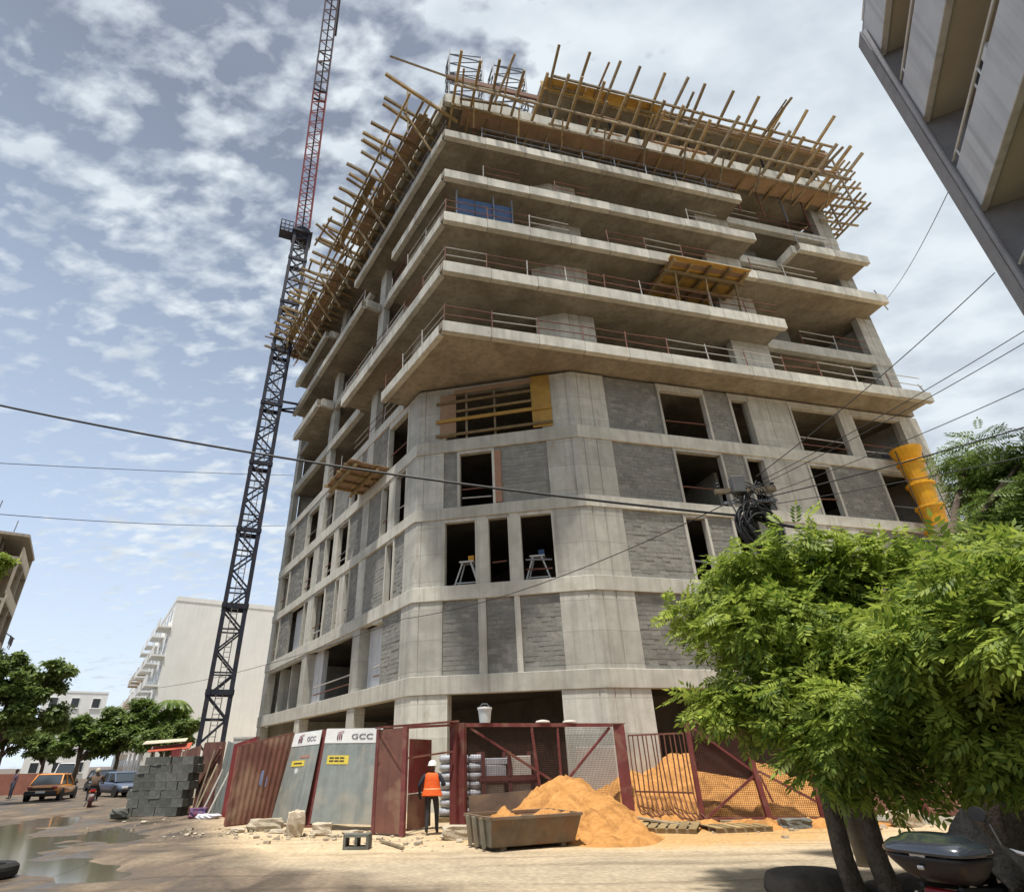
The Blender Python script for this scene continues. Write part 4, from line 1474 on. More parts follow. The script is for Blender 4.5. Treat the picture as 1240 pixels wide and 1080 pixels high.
bf = thing('bar_fence', 'short fence of bent rusty vertical bars in front of the orange sand', 'fence', (5.0, 22.2, 0), world=True)
A_, B_ = Vector((5.05, 22.15)), Vector((6.5, 20.75))
for i in range(13):
    p = A_.lerp(B_, i / 12)
    kx = random.uniform(-0.05, 0.05)
    MB().path([(p.x + .25, p.y - .35, 0.02), (p.x + .05, p.y - .12, 0.25), (p.x, p.y, 0.7), (p.x + kx, p.y, 1.6), (p.x + kx * .5, p.y, 2.42)], 0.022, n=5).build('bar', RUSTR, bf)
for z in (0.75, 2.4):
    MB().beam((A_.x, A_.y, z), (B_.x, B_.y, z), 0.035, 0.05).build('rail', RUSTR, bf)

mesh_gate('red mesh gate leaf with star-shaped braces partly behind the tree', (6.62, 20.65), (9.9, 19.95), 2.66,
          [(0, 0.08, 1, 0.08, 0.08, 'bottom_bar'), (0, 2.7, 1, 2.7, 0.09, 'top_bar'), (0, 0.05, 0, 2.7, 0.13, 'upright'), (1, 0.05, 1, 2.7, 0.13, 'upright'), (0.56, 0.1, 0.48, 2.7, 0.15, 'upright'),
           (0.02, 2.62, 0.55, 1.2, 0.06, 'diagonal_brace'), (0.06, 0.15, 0.56, 1.3, 0.07, 'diagonal_brace'), (0.56, 1.3, 0.98, 0.5, 0.07, 'diagonal_brace'), (0.56, 1.2, 0.62, 0.5, 0.05, 'diagonal_brace')])
# the sheet that closes its upper half on the inside
o_ = panel(MB(), (6.66, 20.85, 1.35), (8.35, 20.5, 1.05), (6.66, 20.85, 2.62), (8.35, 20.5, 2.62), 0.02, 0).build('hoarding_panel', mat('maroon_mesh', (0.11, 0.05, 0.042), (0.08, 0.038, 0.032), scale=3, rough=0.85))
tag(o_, 'plain maroon sheet fixed behind the star-braced gate leaf', 'fence panel')
# rusty low fence running on to the right
t_ = thing('rusty_fence', 'mottled low rusty sheet fence running behind the motorcycles', 'fence', (10.0, 19.9, 0), world=True)
RB = mat('mottled_rust', (0.27, 0.135, 0.10), (0.14, 0.075, 0.058), scale=5, rough=0.9, stain=(0.40, 0.25, 0.19), stain_amt=0.6, bump=0.3)
pts_ = [Vector((10.0, 19.9)), Vector((12.2, 18.9)), Vector((14.4, 17.9)), Vector((16.8, 17.0)), Vector((19.4, 16.4))]
for a, c in zip(pts_[:-1], pts_[1:]):
    panel(MB(), (a.x, a.y, 0.28), (c.x, c.y, 0.28), (a.x, a.y, 1.75), (c.x, c.y, 1.72), 0.02, 10, 0.018).build('sheet', RB, t_)
    MB().beam((a.x, a.y - .08, 0), (a.x, a.y - .08, 1.85), 0.12, 0.12).build('post', REDP, t_)
    MB().beam((a.x, a.y - .04, 0.25), (c.x, c.y - .04, 0.25), 0.1, 0.08).build('bottom_rail', RUSTR, t_)
    MB().prism([(a.x, a.y - .2), (c.x, c.y - .2), (c.x, c.y + .1), (a.x, a.y + .1)], 0, 0.2).build('kerb_block', CONC, t_)

# bucket and odds on the gate beam
t_ = thing('paint_bucket', 'white and pale blue plastic bucket standing on the gate beam', 'bucket', (0.12, 20.52, 2.80))
MB().lathe([(0.17, 0), (0.215, 0.36), (0.225, 0.36), (0.225, 0.40), (0.20, 0.40)], n=20).build('bucket_body', mat('bucket_plastic', (0.50, 0.58, 0.62), (0.62, 0.66, 0.67), scale=9, rough=0.45), t_, smooth=False)
MB().lathe([(0.24, 0.40), (0.24, 0.455), (0.06, 0.475)], n=20).build('lid', WHITE, t_)
MB().path([(-0.2, 0, 0.42), (-0.08, 0, 0.56), (0.08, 0, 0.56), (0.2, 0, 0.42)], 0.012, n=5).build('handle', GALVTUBE, t_)
for (x, y, lab) in ((2.05, 21.30, 'small pale rag lump on the gate beam closer to the bucket'), (3.0, 21.68, 'flat white rag lying on the gate beam next to the corner column')):
    o_ = MB().lathe([(0.02, 0), (0.2, 0.01), (0.17, 0.07), (0.05, 0.10)], n=9, sx=1.3, sy=0.6).build('rag', mat('pale_rag', (0.62, 0.56, 0.5), (0.5, 0.44, 0.4), rough=0.9), smooth=True)
    o_.location = (x, y, 2.795)
    tag(o_, lab, 'rag')

# ------------------------------------------------------------------ stack of grey blocks by the street
st = thing('block_stack', 'tall stack of rough grey concrete blocks at the street corner of the fence', 'block stack', (-13.35, 27.25, 0), R_(-3.5))
bme = None
bw, bh, bd = 0.47, 0.30, 0.44
BLOCK2 = mat('stacked_block', (0.155, 0.158, 0.14), (0.09, 0.092, 0.082), scale=3, rough=0.95, bump=0.5, bscale=25, rnd=0.22)
mb = MB().box((0, 0, 0), (bw - 0.012, bd - 0.012, bh - 0.01))
bme = mb.mesh('block')
bme.materials.append(BLOCK2)
nL_ = 8
for r in range(7):
    n_ = 5
    for i in range(n_):
        for dpt in range(2):
            if dpt == 1 and 0 < i < n_ - 1 and r < 6:
                continue
            if r == 6 and i in (0,) and dpt == 0:
                continue
            o = bpy.data.objects.new('block', bme)
            COL.objects.link(o)
            o.parent = st
            sh = (0.26 if r % 2 else 0.0)
            o.location = (-0.95 + i * bw + sh * 0.5 + random.uniform(-.012, .012) + 0.035 * r, dpt * bd + random.uniform(-.05, .03) + 0.02 * r, bh / 2 + r * bh)
            o.rotation_euler = (random.uniform(-.006, .006), random.uniform(-.006, .006), random.uniform(-.03, .03))

# ------------------------------------------------------------------ sand heaps
def sandmat():
    M = mat('orange_sand', (0.52, 0.265, 0.09), (0.38, 0.18, 0.056), scale=4.5, rough=0.95, bump=1.0, bscale=11, spec=0.1, stain=(0.26, 0.125, 0.042), stain_amt=0.75)
    return M


SAND = sandmat()


def heap(name, label, hf, x0, x1, y0, y1, n=70, material=SAND, cat='sand heap'):
    xs, ys = np.linspace(x0, x1, n), np.linspace(y0, y1, n)
    X_, Y_ = np.meshgrid(xs, ys)
    Z_ = hf(X_, Y_)
    Z_ = Z_ + np.where(Z_ > 0.03, 1, 0) * (0.20 * (vnoise(X_, Y_, 31, 2.2) - 0.5) + 0.13 * (vnoise(X_, Y_, 33, 6.0) - 0.5) + 0.07 * (vnoise(X_, Y_, 35, 11.0) - 0.5))
    Z_[0, :] = Z_[-1, :] = -0.08
    Z_[:, 0] = Z_[:, -1] = -0.08
    Z_ = np.maximum(Z_, -0.08)
    v = np.stack([X_, Y_, Z_], -1).reshape(-1, 3)
    i = np.arange(n * n).reshape(n, n)
    f = np.stack([i[:-1, :-1], i[:-1, 1:], i[1:, 1:], i[1:, :-1]], -1).reshape(-1, 4)
    me = bpy.data.meshes.new(name)
    me.from_pydata(v.tolist(), [], f.tolist())
    me.materials.append(material)
    me.polygons.foreach_set('use_smooth', [True] * len(f))
    o = bpy.data.objects.new(name, me)
    COL.objects.link(o)
    if label:
        tag(o, label, cat)
    return o


def cone(cx, cy, h, rx, ry, p=1.25):
    def f(x, y):
        d = np.sqrt(((x - cx) / rx) ** 2 + ((y - cy) / ry) ** 2) + 0.16 * (vnoise(x, y, 41, 1.1) - 0.5)
        return h * np.clip(1 - d, -0.2, 1) ** 1 * (1.0) - 0.02 + 0.0 * x - 0.12 * h * np.exp(-(d / 0.16) ** 2)
    return f


h1 = cone(2.35, 18.7, 1.5, 2.15, 2.6)
h1b = cone(3.0, 17.4, 0.62, 1.55, 1.9)
heap('sand_heap', 'orange sand heap spilling onto the road beside the rubble skip', lambda x, y: np.maximum(h1(x, y), h1b(x, y)), -0.8, 6.4, 15.2, 21.6, 90)
a1, a2, a3 = cone(7.3, 23.9, 2.25, 3.2, 3.3), cone(9.6, 23.4, 1.75, 3.6, 3.0), cone(5.4, 23.6, 1.5, 2.2, 1.9)
heap('sand_heap', 'long orange sand bank behind the bar fence and the braced gate', lambda x, y: np.maximum(np.maximum(a1(x, y), a2(x, y)), a3(x, y)), 3.0, 13.6, 20.2, 27.5, 100)
a4 = cone(8.0, 19.0, 0.20, 4.0, 0.9)
heap('sand_heap', 'thin spread of orange sand along the foot of the braced gate', lambda x, y: a4(x, y), 4.0, 12.0, 17.8, 20.2, 60)

# ------------------------------------------------------------------ rubble skip
SKIPM = mat('skip_steel', (0.21, 0.155, 0.105), (0.125, 0.095, 0.068), scale=3, rough=0.7, stain=(0.22, 0.115, 0.06), stain_amt=0.6, bump=0.15)
SKIP_LIT = mat('skip_end_steel_lit', (0.24, 0.22, 0.165), (0.17, 0.155, 0.115), scale=3, rough=0.7, stain=(0.25, 0.15, 0.08), stain_amt=0.4)  # lighter, greyer steel: light falling on the left end put into the colour
sk = thing('rubble_skip', 'rusty grey-brown steel skip half filled with sand', 'skip', (0.93, 16.1, 0), R_(24))
sk.scale = (0.85, 0.9, 0.92)


def skip_ring(z, g):
    return [(-1.28 - g * .35, -0.62 - g, z), (1.22 + g * 1.0, -0.62 - g, z), (1.22 + g * 1.0, 0.72 + g, z), (-1.28 - g * .35, 0.72 + g, z)]


def wall(i0, i1, nm, mt):
    lo, hi = skip_ring(0.10, 0.0), skip_ring(0.66, 0.17)
    loi, hii = skip_ring(0.13, -0.03), skip_ring(0.66, 0.14)
    return MB().hexa([lo[i0], lo[i1], loi[i1], loi[i0], hi[i0], hi[i1], hii[i1], hii[i0]]).build(nm, mt, sk)


wall(0, 1, 'long_side', SKIPM)
wall(1, 2, 'end_wall', SKIPM)
wall(2, 3, 'long_side', SKIPM)
wall(3, 0, 'end_wall', SKIP_LIT)
MB().prism([p[:2] for p in skip_ring(0, -0.02)], 0.085, 0.12).build('floor_plate', SKIPM, sk)
rim = skip_ring(0.68, 0.17)
for a, c in ((0, 1), (1, 2), (2, 3), (3, 0)):
    MB().beam(rim[a], rim[c], 0.09, 0.06).build('rim', SKIPM, sk)
for y in (-0.35, 0.1, 0.5):
    MB().beam((-1.36, y, 0.06), (-1.44, y, 0.68), 0.1, 0.07).build('stiffener', SKIP_LIT, sk)
for x in (-0.9, 0.9):
    MB().box((x, 0.05, 0.045), (0.14, 1.25, 0.09)).build('skid', SKIPM, sk)
o_ = heap('sand_load', None, lambda x, y: 0.50 + 0.36 * np.exp(-(((x + 0.7) / 0.42) ** 2 + ((y + .25) / 0.4) ** 2)) + 0.28 * np.exp(-(((x - 0.75) / 0.5) ** 2 + ((y + .3) / 0.35) ** 2)) - 0.06 * y, -1.27, 1.25, -0.64, 0.74, 40)
co_ = np.empty(40 * 40 * 3)
o_.data.vertices.foreach_get('co', co_)
co_ = co_.reshape(-1, 3)
co_[:, 2] = np.maximum(co_[:, 2], 0.32)
o_.data.vertices.foreach_set('co', co_.reshape(-1))
o_.parent = sk

# ------------------------------------------------------------------ rubble, lumps, pallets
CONC_D = mat('broken_concrete', (0.47, 0.40, 0.295), (0.34, 0.29, 0.22), scale=3, rough=0.95, bump=0.5, bscale=12, rnd=0.12)


def lump(name, label, cat, loc, d, rz=0, seed=0, material=CONC_D, sub=2, rough=0.12, round_=0.35, soft=False):
    bm = bmesh.new()
    bmesh.ops.create_cube(bm, size=1)
    bmesh.ops.subdivide_edges(bm, edges=bm.edges, cuts=3, use_grid_fill=True)
    r = random.Random(seed)
    offs = [r.uniform(0, 10) for _ in range(3)]
    for v in bm.verts:
        p = v.co
        n_ = math.sin(p.x * 5 + offs[0]) * math.cos(p.y * 4 + offs[1]) + math.sin(p.z * 6 + offs[2])
        p = p.lerp(p.normalized() * 0.56, round_)
        s_ = 1 + rough * n_ * 0.5 + r.uniform(-rough, rough) * (0.35 if soft else 0.9)
        v.co = Vector((p.x * d[0] * s_, p.y * d[1] * s_, p.z * d[2] * s_))
    me = bpy.data.meshes.new(name)
    bm.to_mesh(me)
    bm.free()
    me.materials.append(material)
    me.polygons.foreach_set('use_smooth', [soft] * len(me.polygons))
    o = bpy.data.objects.new(name, me)
    COL.objects.link(o)
    if soft:
        sm_ = o.modifiers.new('sub', 'SUBSURF')
        sm_.levels = sm_.render_levels = 2
    zmin = min(v.co.z for v in me.vertices)
    o.location = (loc[0], loc[1], (loc[2] if len(loc) > 2 else 0) - zmin - 0.03)
    o.rotation_euler = (0, 0, rz)
    if label:
        tag(o, label, cat)
    return o


lump('concrete_lump', 'broad pale concrete lump under the leaning rusty panel', 'rubble', (-6.55, 20.6), (0.95, 0.6, 0.36), 0.3, 1)
lump('concrete_lump', 'upright pale concrete lump in front of the tilted printed panel', 'rubble', (-5.2, 18.9), (0.42, 0.42, 0.62), 0.5, 2)
lump('concrete_lump', 'small flat concrete piece between the upright lump and the GCC panel', 'rubble', (-4.55, 19.3), (0.55, 0.45, 0.28), 0.2, 3)
lump('concrete_lump', 'long broken concrete slab lying by the double gate post', 'rubble', (-0.55, 17.7), (1.05, 0.5, 0.30), 0.15, 4)
lump('concrete_lump', 'rough grey stone at the foot of the block stack', 'rubble', (-14.3, 26.6), (0.6, 0.5, 0.35), 0.4, 5, BLOCK2)
lump('concrete_lump', 'dark grey stone by the braced gate behind the tree trunks', 'rubble', (8.4, 18.5), (0.8, 0.45, 0.24), 0.2, 6, BLOCK2)
lump('concrete_lump', 'pale block of stone standing right of the twin trunks', 'rubble', (11.3, 18.4), (0.75, 0.5, 0.42), 0.2, 7)
for i, (x, y, lab) in enumerate(((-5.9, 19.8, 'flat pale rubble chip ahead of the tilted printed panel'), (-3.6, 19.0, 'low rubble chip ahead of the GCC panel'), (-7.3, 20.4, 'whitish rubble chip at the corner of the leaning rusty panel'))):
    lump('rubble_chip', lab, 'rubble', (x, y), (0.5, 0.35, 0.14), i, 20 + i)
# small scattered stones: nobody could count them
mb = MB()
for i in range(340):
    u = random.random()
    if u < 0.6:
        x = random.uniform(-9.5, -0.5)
        y = 20.4 - 0.42 * (x + 6) + random.gauss(0, 0.8) - 1.1
    elif u < 0.85:
        x, y = random.uniform(3, 12), random.gauss(18.3, 0.7)
    else:
        x, y = random.uniform(-14, -9), random.uniform(22, 28)
    r_ = random.uniform(0.012, 0.03) if random.random() < .8 else random.uniform(0.04, 0.075)
    z = float(ground_h(np.array([x]), np.array([y]))[0])
    M_ = Matrix.Rotation(random.uniform(0, 3), 3, 'Z') @ Matrix.Rotation(random.uniform(-.5, .5), 3, 'X')
    mb.box((x, y, z + r_ * 0.3), (r_ * 2.2, r_ * 1.6, r_ * 1.2), M=M_)
o_ = mb.build('gravel', CONC_D, kind='stuff')
tag(o_, 'small loose stones scattered along the foot of the hoarding', 'gravel')

# hollow block
hb = thing('hollow_block', 'grey hollow concrete block with two holes lying on the dusty verge', 'block', (-2.95, 16.2, 0.0), R_(-4))
W_, D_, H_ = 0.60, 0.36, 0.30
MB().box((0, 0, 0.03), (W_, D_, 0.06)).build('web', BLOCK2, hb)
MB().box((0, 0, H_ - 0.03), (W_, D_, 0.06)).build('web', BLOCK2, hb)
for x in (-W_ / 2 + .03, 0, W_ / 2 - .03):
    MB().box((x, 0, H_ / 2), (0.06, D_, H_ - 0.122)).build('web', BLOCK2, hb)

o_ = MB().beam((-2.55, 17.2, 0.05), (-1.85, 15.9, 0.04), 0.09, 0.05).build('loose_plank', WOOD_G, bevel=0.006)
tag(o_, 'short loose plank lying on the ground outside the gateway', 'plank')


def pallet(label, loc, rz, tilt=0.0):
    t_ = thing('pallet', label, 'pallet', loc, rz)
    t_.rotation_euler = (tilt, 0, rz)
    for y in (-0.45, 0, 0.45):
        MB().box((0, y, 0.05), (1.5, 0.1, 0.1)).build('bearer', WOOD_G, t_)
    for i in range(6):
        MB().box((-0.66 + i * 0.264, 0, 0.112), (0.2, 1.05, 0.022)).build('slat', WOOD, t_)
    return t_


pallet('weathered pallet half buried in sand in front of the bar fence', (5.0, 18.5, 0.03), R_(-25), 0.08)
pallet('weathered pallet lying flat before the braced gate', (6.7, 18.3, 0.0), R_(6))
for i, (a, c, lab) in enumerate((((4.0, 19.4, 0.30), (5.6, 18.3, 0.1), 'thin plank resting on the half buried pallet'), ((7.0, 20.25, 0.05), (11.5, 18.9, 0.08), 'long plank lying along the foot of the braced gate'))):
    tag(MB().beam(a, c, 0.2, 0.05).build('loose_plank', WOOD_G, bevel=0.006), lab, 'plank')

# pallets of goods behind the mesh gate
BAGM = mat('cement_bag', (0.50, 0.46, 0.40), (0.38, 0.34, 0.29), scale=5, rough=0.85, rnd=0.18)
BAGW = mat('white_wrap', (0.42, 0.43, 0.46), (0.30, 0.31, 0.34), scale=4, rough=0.5, rnd=0.12)
RACK = mat('rack_red', (0.13, 0.04, 0.038), (0.09, 0.03, 0.03), scale=4, rough=0.6)
rk = thing('storage_rack', 'dark red steel rack holding cartons behind the mesh gate', 'rack', (0.85, 22.6, 0), R_(10))
for x in (-0.9, 0.0, 0.9):
    for y in (-0.4, 0.4):
        MB().box((x, y, 1.0), (0.12, 0.12, 2.0)).build('upright', RACK, rk)
for z in (0.42, 1.18):
    MB().box((0, 0, z), (2.0, 0.95, 0.1)).build('shelf', RACK, rk)
    MB().box((0, -0.43, z), (2.04, 0.06, 0.22)).build('shelf_beam', RACK, rk)
ca, sa = math.cos(R_(10)), math.sin(R_(10))
for i, (x, z, w, h, mt, lab) in enumerate((
        (-0.48, 0.475, 0.62, 0.55, BAGM, 'stacked brown carton on the lower rack shelf beside the left upright'), (0.42, 0.475, 0.66, 0.56, BAGM, 'square pale carton on the lower rack shelf'),
        (-0.45, 1.235, 0.7, 0.36, BAGW, 'white wrapped pack on the upper rack shelf'), (0.42, 1.235, 0.74, 0.62, BAGM, 'large pale carton on the upper rack shelf'),
        (-0.35, 1.60, 0.85, 0.2, BAGW, 'flat white sheet pack topping the wrapped pack'))):
    o_ = MB().box((0, 0, h / 2), (w, 0.7, h)).build('carton', mt, bevel=0.02)
    o_.location = (0.85 + ca * x, 22.6 + sa * x, z)
    o_.rotation_euler = (0, 0, R_(10 + random.uniform(-4, 4)))
    tag(o_, lab, 'carton', 'goods on the storage rack')
# wrapped bag pallet just behind the worker
pb = thing('bag_pallet', 'pallet of white wrapped bags just inside the gateway', 'pallet load', (-0.75, 22.6, 0), R_(8))
for z in range(7):
    for x in (-0.45, 0.05, 0.55):
        MB().lathe([(0.20, 0), (0.26, 0.07), (0.26, 0.18), (0.2, 0.25)], n=10, c=(x + random.uniform(-.03, .03), 0, 0.14 + z * 0.255), sx=1.0, sy=1.5).build('bag', BAGW, pb, smooth=True)
MB().box((0.05, 0, 0.07), (1.6, 1.0, 0.13)).build('pallet_base', WOOD, pb)
# plastered panel behind the sand
o_ = MB().box((0, 0, 1.05), (1.75, 0.15, 2.1)).build('board', mat('plaster_board', (0.50, 0.465, 0.42), (0.42, 0.39, 0.35), scale=2, rough=0.9), bevel=0.01)
o_.location = (4.35, 24.05, 0.0)
o_.rotation_euler = (0, 0, R_(-6))
tag(o_, 'pale plaster board leaning on the wide corner column', 'board')

# odds and ends between the block stack and the hoarding
t_ = thing('tool_pile', 'shovels and poles leaning on the grey sheet beside the block stack', 'tools', (-10.9, 26.3, 0), world=True)
for (a, c) in (((-11.2, 26.2, 0.0), (-10.9, 26.95, 1.8)), ((-10.9, 26.1, 0.0), (-10.5, 26.6, 1.6)), ((-10.3, 25.2, 0.0), (-10.0, 26.0, 1.5)), ((-11.35, 26.5, 0), (-11.3, 27.4, 2.3))):
    MB().tube(a, c, 0.035, n=6).build('pole', random.choice([WOOD_G, PALE]), t_)
lump('rubbish_bag', 'small red and blue rubbish bag at the foot of the leaning poles', 'bag', (-10.9, 25.9), (0.6, 0.5, 0.35), 0.3, 11, mat('rubbish', (0.22, 0.06, 0.07), (0.06, 0.07, 0.2), scale=6, rough=0.6))
lump('rubbish_bag', 'crumpled white sack lying by the leaning poles', 'bag', (-10.2, 25.2), (0.9, 0.5, 0.2), -0.6, 12, mat('white_sack', (0.6, 0.6, 0.62), (0.45, 0.46, 0.5), scale=6, rough=0.7))

# ------------------------------------------------------------------ people
def zmat(name, bands, rough=0.85):
    """cloth / skin by height on the figure (object z)"""
    M = bpy.data.materials.new(name)
    M.use_nodes = True
    t = M.node_tree
    b = t.nodes['Principled BSDF']
    b.inputs['Roughness'].default_value = rough
    co = N(t, 'ShaderNodeTexCoord').outputs['Object']
    se = N(t, 'ShaderNodeSeparateXYZ')
    t.links.new(co, se.inputs[0])
    rp = N(t, 'ShaderNodeValToRGB')
    rp.color_ramp.interpolation = 'CONSTANT'
    el = rp.color_ramp.elements
    while len(el) < len(bands):
        el.new(0.5)
    for e, (p, c) in zip(el, bands):
        e.position = p / 2.0
        e.color = (*c, 1)
    t.links.new(math_(t, 'DIVIDE', se.outputs[2], 2.0), rp.inputs[0])
    no = tnoise(t, co, 9, 4)
    rr_ = ramp(t, [(0.3, (0.7, 0.7, 0.7)), (0.7, (1.1, 1.1, 1.1))])
    t.links.new(no, rr_.inputs[0])
    t.links.new(mixc(t, 1.0, rp.outputs[0], rr_.outputs[0], 'MULTIPLY'), b.inputs['Base Color'])
    return M


def figure(parent, J, E_, material, root='pelvis'):
    names = list(J)
    me = bpy.data.meshes.new('body')
    me.from_pydata([J[n][0] for n in names], [(names.index(a), names.index(c)) for a, c in E_], [])
    me.materials.append(material)
    o = bpy.data.objects.new('body', me)
    COL.objects.link(o)
    o.parent = parent
    sk_ = o.modifiers.new('skin', 'SKIN')
    sk_.branch_smoothing = 0.3
    sk_.use_smooth_shade = True
    for i, n in enumerate(names):
        d = me.skin_vertices[0].data[i]
        r = J[n][1]
        d.radius = r if hasattr(r, '__len__') else (r, r)
        d.use_root = (n == root)
    s_ = o.modifiers.new('sub', 'SUBSURF')
    s_.levels = s_.render_levels = 2
    return o


def limbs(J, E_, sh, el, wr, hip, kn, an, side):
    s = 'l' if side < 0 else 'r'
    J.update({'sh' + s: (sh, 0.075), 'el' + s: (el, 0.052), 'wr' + s: (wr, 0.036)})
    hv = (Vector(wr) - Vector(el)).normalized()
    palm = Vector(wr) + hv * 0.07
    J['pm' + s] = (tuple(palm), (0.038, 0.02))
    E_ += [('chest', 'sh' + s), ('sh' + s, 'el' + s), ('el' + s, 'wr' + s), ('wr' + s, 'pm' + s)]
    sidev = hv.cross(Vector((0, 1, 0))).normalized()
    for k_, (off, ln) in enumerate(((-0.024, 0.075), (-0.008, 0.088), (0.008, 0.082), (0.024, 0.066))):
        a = palm + hv * 0.045 + sidev * off
        c = a + (hv * 0.6 + Vector((0, 0.5, 0))).normalized() * ln
        J[f'fa{k_}{s}'] = (tuple(a), 0.009)
        J[f'fb{k_}{s}'] = (tuple(c), 0.008)
        E_ += [('pm' + s, f'fa{k_}{s}'), (f'fa{k_}{s}', f'fb{k_}{s}')]
    th = palm - hv * 0.02 + sidev * 0.05 * side
    J['th' + s] = (tuple(th), 0.011)
    J['ti' + s] = (tuple(th + hv * 0.05), 0.009)
    E_ += [('wr' + s, 'th' + s), ('th' + s, 'ti' + s)]
    J.update({'hp' + s: (hip, 0.098), 'kn' + s: (kn, 0.066), 'an' + s: (an, 0.045)})
    fwd = Vector((0, 0.15, -0.045))
    J['to' + s] = (tuple(Vector(an) + fwd), (0.042, 0.03))
    E_ += [('pelvis', 'hp' + s), ('hp' + s, 'kn' + s), ('kn' + s, 'an' + s), ('an' + s, 'to' + s)]


def head_bits(parent, c, skin, hair, hat=None):
    """face features and hair on a head centred at c, looking along +y"""
    c = Vector(c)
    for sx in (-1, 1):
        MB().lathe([(0.004, -0.012), (0.012, 0), (0.004, 0.012)], n=8, c=c + Vector((sx * 0.032, 0.088, 0.005)), axis='y').build('eye', WHITE, parent)
        MB().lathe([(0.012, -0.03), (0.022, 0), (0.012, 0.03)], n=8, c=c + Vector((sx * 0.085, 0.0, -0.005)), sx=0.4).build('ear', skin, parent)
    MB().lathe([(0.004, 0.03), (0.012, 0.0), (0.016, -0.03), (0.006, -0.04)], n=8, c=c + Vector((0, 0.098, -0.005))).build('nose', skin, parent)
    MB().box(c + Vector((0, 0.088, -0.062)), (0.045, 0.02, 0.014)).build('mouth', mat('lips', (0.16, 0.06, 0.05), rough=0.6), parent)
    if hair:
        MB().lathe([(0.088, -0.03), (0.099, 0.02), (0.09, 0.07), (0.05, 0.11), (0.005, 0.12)], n=14, c=c + Vector((0, -0.012, 0)), sy=1.05).build('hair', hair, parent, smooth=True)


SKIN = mat('dark_skin', (0.11, 0.06, 0.04), (0.09, 0.05, 0.033), rough=0.6)
HAIR = mat('black_hair', (0.012, 0.011, 0.011), rough=0.9)
pw = thing('person', 'worker in orange vest, white helmet and black trousers walking through the gateway', 'person', (-1.42, 18.75, 0.0), R_(-4))
pw.scale = (1.08, 1.05, 1.03)
J = {'pelvis': ((0, 0, 0.92), (0.155, 0.115)), 'waist': ((0, 0, 1.08), (0.15, 0.10)), 'chest': ((0, 0.01, 1.30), (0.175, 0.11)), 'neck': ((0, 0.02, 1.43), 0.055),
     'jaw': ((0, 0.035, 1.49), (0.066, 0.075)), 'skull': ((0, 0.03, 1.585), (0.076, 0.092)), 'crown': ((0, 0.025, 1.635), (0.05, 0.06))}
E_ = [('pelvis', 'waist'), ('waist', 'chest'), ('chest', 'neck'), ('neck', 'jaw'), ('jaw', 'skull'), ('skull', 'crown')]
limbs(J, E_, (-0.19, 0.0, 1.36), (-0.33, -0.04, 1.12), (-0.33, 0.10, 0.92), (-0.10, 0, 0.88), (-0.10, -0.02, 0.50), (-0.11, -0.14, 0.11), -1)
limbs(J, E_, (0.19, 0.0, 1.36), (0.33, -0.02, 1.14), (0.24, 0.24, 1.14), (0.10, 0, 0.88), (0.11, 0.14, 0.50), (0.12, 0.12, 0.09), 1)
figure(pw, J, E_, zmat('worker_clothes', [(0.0, (0.03, 0.028, 0.026)), (0.10, (0.022, 0.023, 0.025)), (0.93, (0.018, 0.02, 0.032)), (1.425, (0.11, 0.06, 0.04))]))
VEST = mat('orange_vest', (0.80, 0.13, 0.02), (0.66, 0.10, 0.018), scale=5, rough=0.7, bump=0.3, bscale=12)
MB().lathe([(0.275, 0.88), (0.27, 0.90), (0.215, 1.06), (0.205, 1.25), (0.20, 1.36), (0.14, 1.42), (0.07, 1.435), (0.06, 1.42), (0.19, 1.34), (0.20, 1.08), (0.26, 0.89)], n=22, sy=0.64).build('vest', VEST, pw, smooth=True)
TAPE = mat('silver_tape', (0.70, 0.33, 0.14), (0.6, 0.28, 0.12), rough=0.4)
MB().lathe([(0.226, 1.01), (0.222, 1.055), (0.215, 1.055), (0.219, 1.01)], n=22, sy=0.65).build('reflective_band', TAPE, pw, smooth=True)
hc = (0, 0.03, 1.575)
head_bits(pw, hc, SKIN, None)
MB().lathe([(0.135, 0.015), (0.118, 0.03), (0.114, 0.06), (0.098, 0.11), (0.06, 0.145), (0.005, 0.155)], n=18, c=hc, sy=1.12).build('helmet', WHITE, pw, smooth=True)

PED = thing('person', 'bystander in dark shirt standing beside the orange taxi', 'person', (-30.9, 43.6, 0.0), R_(150))
J = {'pelvis': ((0, 0, 0.92), (0.15, 0.11)), 'waist': ((0, 0, 1.08), (0.145, 0.10)), 'chest': ((0, 0.01, 1.30), (0.17, 0.11)), 'neck': ((0, 0.02, 1.45), 0.055), 'jaw': ((0, 0.03, 1.52), (0.064, 0.075)), 'skull': ((0, 0.025, 1.62), (0.075, 0.09)), 'crown': ((0, 0.02, 1.68), (0.05, 0.06))}
E_ = [('pelvis', 'waist'), ('waist', 'chest'), ('chest', 'neck'), ('neck', 'jaw'), ('jaw', 'skull'), ('skull', 'crown')]
limbs(J, E_, (-0.19, 0, 1.37), (-0.25, -0.02, 1.1), (-0.24, 0.05, 0.86), (-0.1, 0, 0.88), (-0.1, 0.02, 0.5), (-0.11, -0.02, 0.09), -1)
limbs(J, E_, (0.19, 0, 1.37), (0.25, -0.02, 1.1), (0.24, 0.06, 0.86), (0.1, 0, 0.88), (0.1, 0.03, 0.5), (0.11, 0.0, 0.09), 1)
figure(PED, J, E_, zmat('bystander_clothes', [(0.0, (0.04, 0.03, 0.025)), (0.12, (0.05, 0.055, 0.08)), (0.95, (0.12, 0.07, 0.09)), (1.44, (0.11, 0.06, 0.04))]))
head_bits(PED, (0, 0.025, 1.61), SKIN, HAIR)

